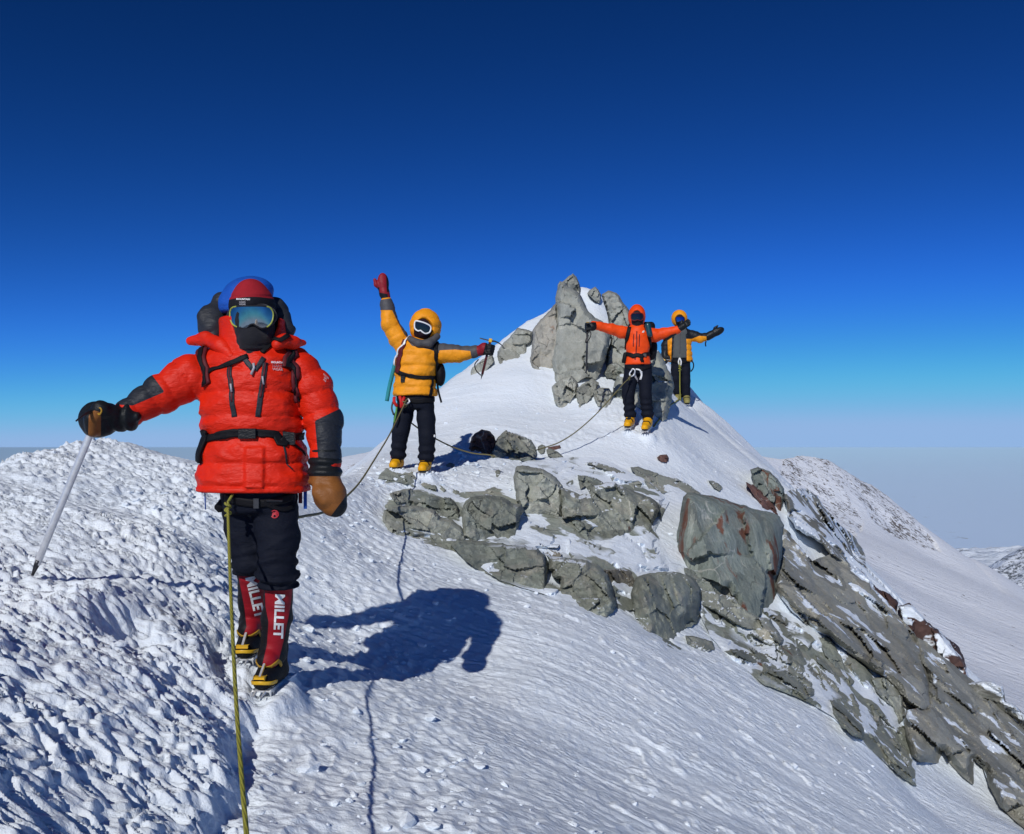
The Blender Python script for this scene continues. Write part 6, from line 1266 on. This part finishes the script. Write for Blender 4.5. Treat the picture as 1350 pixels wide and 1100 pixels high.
    V, F, rim = lens(fig, 'lens', [(832, 416), (834, 413.5), (840, 413), (846, 413.5), (848, 416), (848, 420), (845, 423), (840.5, 422), (836, 423), (832.5, 421)], Y - .10, 840, .06, None, wrap=.75)
    gg = fig.part('goggles', (V, F), MM['dlens']); fig.part('frame', tube(smooth_path(rim, .01), .008, 8, closed_ends=False), MM['maroon'], gg)
    T = lambda u, v, o=0: trace(jacket, u, v, Y - .6, o)
    fig.part('zip', ribbon(jacket, T([839.5, 839.5, 838.5, 838], [437, 450, 465, 482]), .014, .004, .001), MM['maroon'], jk); fig.part('zip', ribbon(jacket, T([835.5, 835], [441, 457]), .012, .004, .001), MM['maroon'], jk); fig.part('zip', ribbon(jacket, T([843, 842.5], [441, 457]), .012, .004, .001), MM['maroon'], jk)
    # white arc emblem on the chest
    em = []
    for r0 in (2.7, 1.9, 1.1):
        a = np.linspace(math.pi * 1.0, math.pi * 1.5, 7); em.append((np.vstack([T(849.5 + (r0 + .28) * np.cos(a), 438.8 + (r0 + .28) * np.sin(a), .006), T(849.5 + (r0 - .28) * np.cos(a), 438.8 + (r0 - .28) * np.sin(a), .006)]), [(i, i + 1, 8 + i, 7 + i) for i in range(6)]))
    fig.part('emblem', join(*em), MM['white'], jk, smooth=False)
    ax = J(901, 430, Y - .13) - wr_l
    fig.skin('glove', lambda P: smin(glove_sdf(P, wr_l + ax * .05, ax, [-.2, .2, .9], .175, .35, .4, .016), cap(P, wr_l - ax * .2, wr_l + ax * .1, .056, .046)[0], .02), *bounds([J(886, 446, Y - .35), J(917, 414, Y + .1)], .04), .008, MM['blackl'])
    hs, sp = J(774.5, 427.5, Y - .14), J(773, 491, Y - .14); c = J(776, 431, Y - .14)
    fig.skin('glove', lambda P: smin(fist_sdf(P, c, hs - sp, [-1, 0, 0], 1.2), cap(P, J(784, 429, Y - .1), J(780, 430, Y - .12), .055, .05)[0], .02), *bounds([J(768, 441, Y - .3), J(790, 420, Y + .05)], .03), .008, MM['blackl'])
    small_axe('slim grey ice axe hanging upright below the orange climber\'s outstretched right hand', hs, sp, MM['dsteel'], (0, 1, .1), [J(776, 434, Y - .2), J(779, 440, Y - .2), J(777, 447, Y - .18), J(772, 452, Y - .16), J(773, 446, Y - .16)])
    rs = gear('rucksack', 'black rucksack with a teal bottle on its strap, worn by the orange climber', 'rucksack', J(848, 455, Y + .25), 'rucksacks on climbers')
    gpart(rs, 'pack_body', mesh_sdf(lambda P: smin(rbox(P, J(846, 450, Y + .30), (.19, .11, .28), .06), ell(P, J(860, 460, Y + .14), (.07, .1, .17)), .04) + .02 * wr(P, 6, seed=9), *bounds([J(824, 485, Y - .1), J(870, 415, Y + .5)], .06), .016), MM['black'])
    gpart(rs, 'shoulder_strap', ribbon(jacket, T([830, 828, 826.5, 825], [432, 440, 450, 460]), .06, .016, .003), MM['black']); st = gpart(rs, 'shoulder_strap', ribbon(jacket, T([850, 854, 856, 857], [430, 438, 446, 458]), .06, .016, .003), MM['black'])
    gpart(rs, 'bottle', mesh_sdf(lambda P: cap(P, J(854, 429, Y - .19), J(856.5, 441, Y - .20), .042, .042)[0], *bounds([J(848, 446, Y - .35), J(862, 424, Y)], .02), .012), MM['teal'], st)
    hb = gpart(rs, 'hip_belt', ribbon(jacket, T([824.5, 831, 840, 849, 856.5], [467, 468, 468.5, 468, 467]), .055, .012, .004), MM['black']); gpart(rs, 'buckle', obox(T([850], [468.5], .018)[0], [1, 0, 0], [0, 1, 0], [0, 0, 1], .022, .008, .022), MM['greyn'], hb, smooth=False); gpart(rs, 'belt_tail', ribbon(jacket, T([847, 845.5, 844.5], [468, 475, 483]), .045, .006, .008), MM['black'], hb)
    gpart(rs, 'hip_fin', obox(J(823.5, 472, Y - .02), [.2, 0, 1], [1, 0, -.2], [0, 1, 0], .075, .028, .05, .4), MM['black'])
    tr = lambda u, v, o=0: trace(trousers, u, v, Y - .6, o)
    hn = fig.part('harness', ribbon(trousers, tr([825, 833, 841, 849, 857], [484, 486, 487, 486, 483]), .040, .008, .003), MM['black'])
    fig.part('leg_loop', ribbon(trousers, tr([836, 838, 840.5], [492, 498, 503]), .03, .008, .003), MM['grey'], hn); fig.part('leg_loop', ribbon(trousers, tr([845, 846, 844.5], [490, 496, 501]), .03, .008, .003), MM['white'], hn)
    fig.part('carabiner', tube(smooth_path(tr([832, 834, 837, 836, 832, 830, 832], [490, 486.5, 488.5, 494, 496.5, 493, 489.5], .03), .01), .011, 6), MM['steel'], hn); fig.part('sling', tube(smooth_path(tr([838, 843, 846, 845], [487, 488, 493, 500], .02), .01), .012, 6), MM['white'], hn)
    return J(829.5, 499, Y - .22)
def fourth_climber():
    Y = 17.2; k = F_PX / Y
    sh_r, el_r, wr_r = J(884, 441, Y), J(878, 456, Y), J(876.5, 468, Y - .03); sh_l, el_l, wr_l = J(909, 441, Y), J(923, 446, Y - .05), J(935, 443, Y - .08)
    hips = [(J(891.5, 475, Y), J(891, 500, Y - .05), J(893, 519, Y)), (J(903, 475, Y), J(904, 502, Y - .05), J(904.5, 523, Y))]
    feet = [(J(895, 523, Y + .08), J(892.5, 525.5, Y - .14), J(894, 517, Y + .04)), (J(905, 526.5, Y + .06), J(906, 530, Y - .20), J(904.5, 520, Y + .02))]
    head = J(896.5, 420.5, Y - .02); foot = np.array([J(899, 534, Y)[0], Y, J(899, 533, Y)[2]])
    def body(P):
        d, _ = chain(P, [J(896, 473, Y), J(896, 456, Y), J(896, 443, Y), J(896.5, 434, Y), J(896.5, 426, Y)], [.12, .12, .12, .06, .07], .06); d = smin(d, cap(P, sh_r, sh_l, .065, .065)[0], .05); d = smin(d, ell(P, head, (.08, .10, .12)), .03)
        for pts, r in (([sh_r, el_r, wr_r, J(877, 474, Y)], [.06, .046, .036, .028]), ([sh_l, el_l, wr_l, J(946, 437, Y - .1)], [.06, .046, .036, .028]), ([*hips[0], feet[0][1]], [.085, .06, .04, .03]), ([*hips[1], feet[1][1]], [.085, .06, .04, .03])): d = smin(d, chain(P, pts, r, .03)[0], .05)
        return d
    fig = Figure('climber in open yellow and black jacket over grey fleece, standing farthest up by the rocks', foot, body, *bounds([J(868, 540, Y - .4), J(956, 406, Y + .4)], .05), .025, MM['mask'])
    def trousers(P):
        d = torso(P, [(897, 468, Y, 11, .13), (897, 475, Y, 11.5, .14), (897, 484, Y, 11.5, .13)], 2.4)
        for i, (h, kn, an) in enumerate(hips):
            q, s = chain(P, [h, (h + kn) / 2, kn, an], [.095, .10, .088, .082], .02); q = q + .022 * wr(P, 6, (1, 1, 1.6), 25 + i); q = smax(q, an[2] - .02 - P[:, 2], .015); d = smin(d, q, .025)
        return d
    fig.skin('trousers', trousers, *bounds([J(880, 526, Y - .25), J(914, 465, Y + .2)], .05), .016, MM['navy'])
    simple_boots(fig, feet, MM['olive2'], .060)
    def fl(P): return torso(P, [(896, 432, Y - .04, 7, .09), (896, 438, Y - .04, 10, .12), (896, 456, Y - .04, 10.5, .13), (896, 473, Y - .04, 10.5, .13)], 2.4, .02) + .018 * wr(P, 7, seed=31)
    fleece = fig.skin('fleece', fl, *bounds([J(882, 478, Y - .3), J(910, 428, Y + .2)], .04), .014, MM['fleece'])
    fig.part('zip', ribbon(fl, trace(fl, [896.5, 896.5, 896], [438, 452, 466], Y - .6, 0), .02, .005), MM['greyn'], fleece)
    secs = [(896.5, 430, Y + .02, 7, .09), (896.5, 435, Y + .02, 11.5, .13), (896.5, 444, Y + .02, 15, .17), (896.5, 460, Y + .02, 15, .175), (897.5, 478, Y + .02, 16, .18)]
    def jacket(P):
        u, v = pxy(P); d = torso(P, secs, 2.35, .03) + puff(P[:, 2], .11, .02) + .018 * wr(P, 7, seed=32)
        gap = (np.interp(v, [428, 436, 450, 478], [3.0, 5.5, 8.2, 9.0]) - np.abs(u - 896.3)) / k; d = smax(d, np.where(P[:, 1] < Y + .02, gap, -1.0), .02)
        a, s = chain(P, [sh_r, el_r, wr_r], [.095, .088, .07], .03); b, s2 = chain(P, [sh_l, J(916, 443.5, Y - .02), el_l, wr_l], [.095, .095, .09, .068], .03)
        return smin(smin(d, a + puff(s, .09, .014), .04), b + puff(s2, .09, .014), .04)
    def jz(V):
        u, v = pxy(V); return -np.maximum(sdpoly([(902, 447), (912, 447), (922, 443), (934, 444), (940, 455), (918, 454), (916, 482), (902, 482)], u, v, Y), sdpoly([(880, 446), (884, 440), (886, 446), (884.5, 480), (881, 480)], u, v, Y))
    jk = fig.skin('jacket', jacket, *bounds([J(868, 484, Y - .3), J(942, 428, Y + .3)], .05), .014, MM['yblk'], fz=jz)
    fig.skin('hood', lambda P: hood_sdf(P, J(895.5, 420, Y + .02), (.155, .165, .17), J(896.5, 422, Y - .19), (.105, .16, .125)) + .01 * wr(P, 9, seed=6), *bounds([J(884, 436, Y - .3), J(908, 406, Y + .3)], .02), .013, MM['yellow'], jk)
    fig.skin('face_mask', lambda P: ell(P, J(896.5, 422, Y - .06), (.092, .10, .13)), *bounds([J(888, 434, Y - .25), J(905, 408, Y + .1)], .02), .013, MM['mask'])
    V, F, rim = lens(fig, 'lens', [(890.5, 420), (892, 418), (896.5, 417.6), (901, 418), (902.5, 420), (902, 423.5), (899, 425), (896.5, 424), (894, 425), (891, 423.5)], Y - .12, 896.5, .055, None, wrap=.75)
    gg = fig.part('goggles', (V, F), MM['blens']); fig.part('frame', tube(smooth_path(rim, .012), .008, 8, closed_ends=False), MM['mask'], gg)
    fig.skin('mitten', lambda P: smin(mitten_sdf(P, J(937, 442, Y - .08), J(953, 434, Y - .12), (.2, -.4, .9), .075, .06), cap(P, J(933, 444, Y - .08), J(938, 441, Y - .09), .078, .07)[0], .03), *bounds([J(928, 454, Y - .3), J(958, 424, Y + .1)], .04), .011, MM['blackl'])
    fig.skin('mitten', lambda P: smin(mitten_sdf(P, J(876.5, 466, Y - .03), J(877, 479, Y - .06), (.6, -.6, 0), .07, .055), cap(P, wr_r, J(876.5, 470, Y - .04), .07, .065)[0], .03), *bounds([J(868, 484, Y - .3), J(886, 460, Y + .15)], .04), .011, MM['blackl'])
    fig.part('cuff_leash', tube(smooth_path([J(931, 450, Y - .1), J(930, 453, Y - .1), J(930.5, 457, Y - .1)], .01), .012, 6), MM['black'])
    small_axe('thin dark ice axe held low by the farthest climber\'s black mitten', J(876, 474, Y - .09), J(871, 497, Y - .12), MM['dsteel'], (-1, .2, -.3), None)
    hn = fig.part('harness', ribbon(trousers, trace(trousers, [886, 891, 897, 903, 908], [475, 477, 478, 477, 475], Y - .6, 0), .05, .012, .003), MM['black'])
    fig.part('carabiner', tube(smooth_path(trace(trousers, [896, 898, 897, 894.5, 896], [472, 477, 482, 478, 472], Y - .6, .03), .01), .014, 6), MM['white'], hn); fig.part('sling', tube(smooth_path([J(910, 474, Y - .1), J(914, 479, Y - .1), J(914, 485, Y - .1), J(911, 490, Y - .1)], .02), .012, 6), MM['black'], hn)
    return J(896.3, 486, Y - .22)
TIE2, BACK2 = second_climber(); TIE3 = third_climber(); TIE4 = fourth_climber()
# ------------------------------------------------------------------ the rope that joins them
def on_snow(pts, lift=.012):
    P = np.array(pts, float); P[:, 2] = full_h(P[:, 0], P[:, 1]) + lift; return P
def rope(label, pts, r, mat, knot=None, above=True):
    p = smooth_path(pts, .03)
    if above: p[:, 2] = np.maximum(p[:, 2], full_h(p[:, 0], p[:, 1]) + r)
    o = tag(add_mesh('rope', *tube(p, r, 8), mat, origin=p[0]), label, 'rope', 'lengths of climbing rope')
    if knot is not None:
        k, d = knot; k = np.asarray(k, float); d = np.asarray(d, float) / np.linalg.norm(d); s = np.cross(d, [0, 1, 0.1]); s /= np.linalg.norm(s); n = np.cross(s, d)
        t = np.linspace(0, 4 * math.pi, 40)[:, None]; c = k + d * (t / (4 * math.pi) - .5) * r * 9 + (np.cos(t) * s + np.sin(t) * n) * r * 1.7
        gv = tube(c, r, 8); kn = add_mesh('knot', np.asarray(gv[0]) - p[0], gv[1], mat, parent=o); kn.location = (0, 0, 0)
    return o
a = P1_TIE
up = [J(297, 650, 3.88), J(299, 660, 3.85), a]
rope('taut yellow green rope from the first climber\'s harness down towards the viewer', [J(307, 652, 3.86), J(302, 660, 3.84), J(300.5, 668, 3.83), J(302, 720, 3.62), J(305, 800, 3.2), J(311, 920, 2.62), J(319, 1030, 2.22), J(325, 1100, 2.02), J(332, 1200, 1.72), J(345, 1330, 1.4), (-.20, .75, -.72)], .0062, M_ROPE, (J(300.5, 672, 3.82), (0, 0, 1)))
rope('olive rope sagging between the first climber and the yellow jacketed one', [J(372, 676, 4.15), J(388, 682, 4.25), J(405, 680, 4.6), J(430, 674, 5.3), J(455, 656, 6.2), J(475, 635, 7.0), J(495, 604, 8.0), J(512, 576, 8.8), J(525, 550, 9.3), J(536, 527, 9.5)], .0075, M_ROPE2, (J(534, 533, 9.47), (-.3, 0, 1)))
rope('olive rope from behind the yellow jacketed climber to the snow by the slotted block', [BACK2, J(556, 568, 9.95), J(575, 579, 10.05), J(598, 590, 10.15), J(622, 597.5, 10.2), J(645, 600, 10.15), J(652, 602, 10.05)], .0085, M_ROPE2)
rope('yellow green rope rising off the snow to the orange climber\'s harness', [J(706, 594, 11.3), J(722, 589, 11.4), J(738, 583, 11.5), J(760, 569, 11.7), J(785, 547, 11.95), J(808, 522, 12.2), J(822, 506, 12.35), TIE3, J(832, 494, 12.46)], .0075, M_ROPE2, (TIE3, (.5, 0, 1)))
q = on_snow([at(897, 549, 16.3), at(891, 553.5, 15.2), at(880, 557, 14.4), at(871, 559, 13.6), at(862, 561, 13.0)])
rope('yellow green rope hanging from the farthest climber and lying on the snow', [J(896.3, 478, 16.95), TIE4, J(896.3, 510, 16.9), J(896.8, 535, 16.7)] + list(q[1:]), .011, M_ROPE, (TIE4, (0, 0, 1)))

# ------------------------------------------------------------------ crumbs of wind crust and kicked snow
def clods():
    rng = np.random.default_rng(4); ico = bmesh.new(); bmesh.ops.create_icosphere(ico, subdivisions=1, radius=1.0); V0 = np.array([v.co[:] for v in ico.verts]); F0 = np.array([[v.index for v in f.verts] for f in ico.faces]); ico.free()
    pts = []
    while len(pts) < 1500:
        k = rng.random(); Y = rng.uniform(2.6, 12) if k < .85 else rng.uniform(8, 14)
        xl = np.interp(Y, LINE[:, 1], LINE[:, 0]); pl = np.interp(Y, [0, 3, 4, 7, 9.5, 11.7, 12.7], [-0.05, -0.35, -0.75, -1.2, -1.0, -0.2, 1.6])
        x = pl + rng.normal(0, .45) if k < .5 else xl - abs(rng.normal(0, .6)) if k < .72 else rng.uniform(-1, .45 * Y)
        if abs(x) / Y > .75: continue
        dens = vn2(np.array([x * 1.3]), np.array([Y * 1.3]), 60)[0]
        if rng.random() > dens ** 2 * 1.6: continue
        pts.append((x, Y))
    P = np.array(pts); z = full_h(P[:, 0], P[:, 1]); V = []; F = []
    for i, (x, y) in enumerate(P):
        s = .006 + .020 * rng.random() ** 4 * (1.6 if rng.random() < .1 else 1); sc = np.array([rng.uniform(.8, 1.8), rng.uniform(.7, 1.3), rng.uniform(.45, .9)]) * s; a = rng.uniform(0, 6.28)
        q = V0 * (1 + rng.uniform(-.28, .28, (len(V0), 1))) * sc; q = np.stack([q[:, 0] * math.cos(a) - q[:, 1] * math.sin(a), q[:, 0] * math.sin(a) + q[:, 1] * math.cos(a), q[:, 2]], -1)
        V.append(q + [x, y, z[i] + s * .25]); F.append(F0 + len(V0) * i)
    tag(add_mesh('snow_crumbs', np.vstack(V), np.vstack(F), M_SNOW, smooth=False), kind='stuff')
clods()
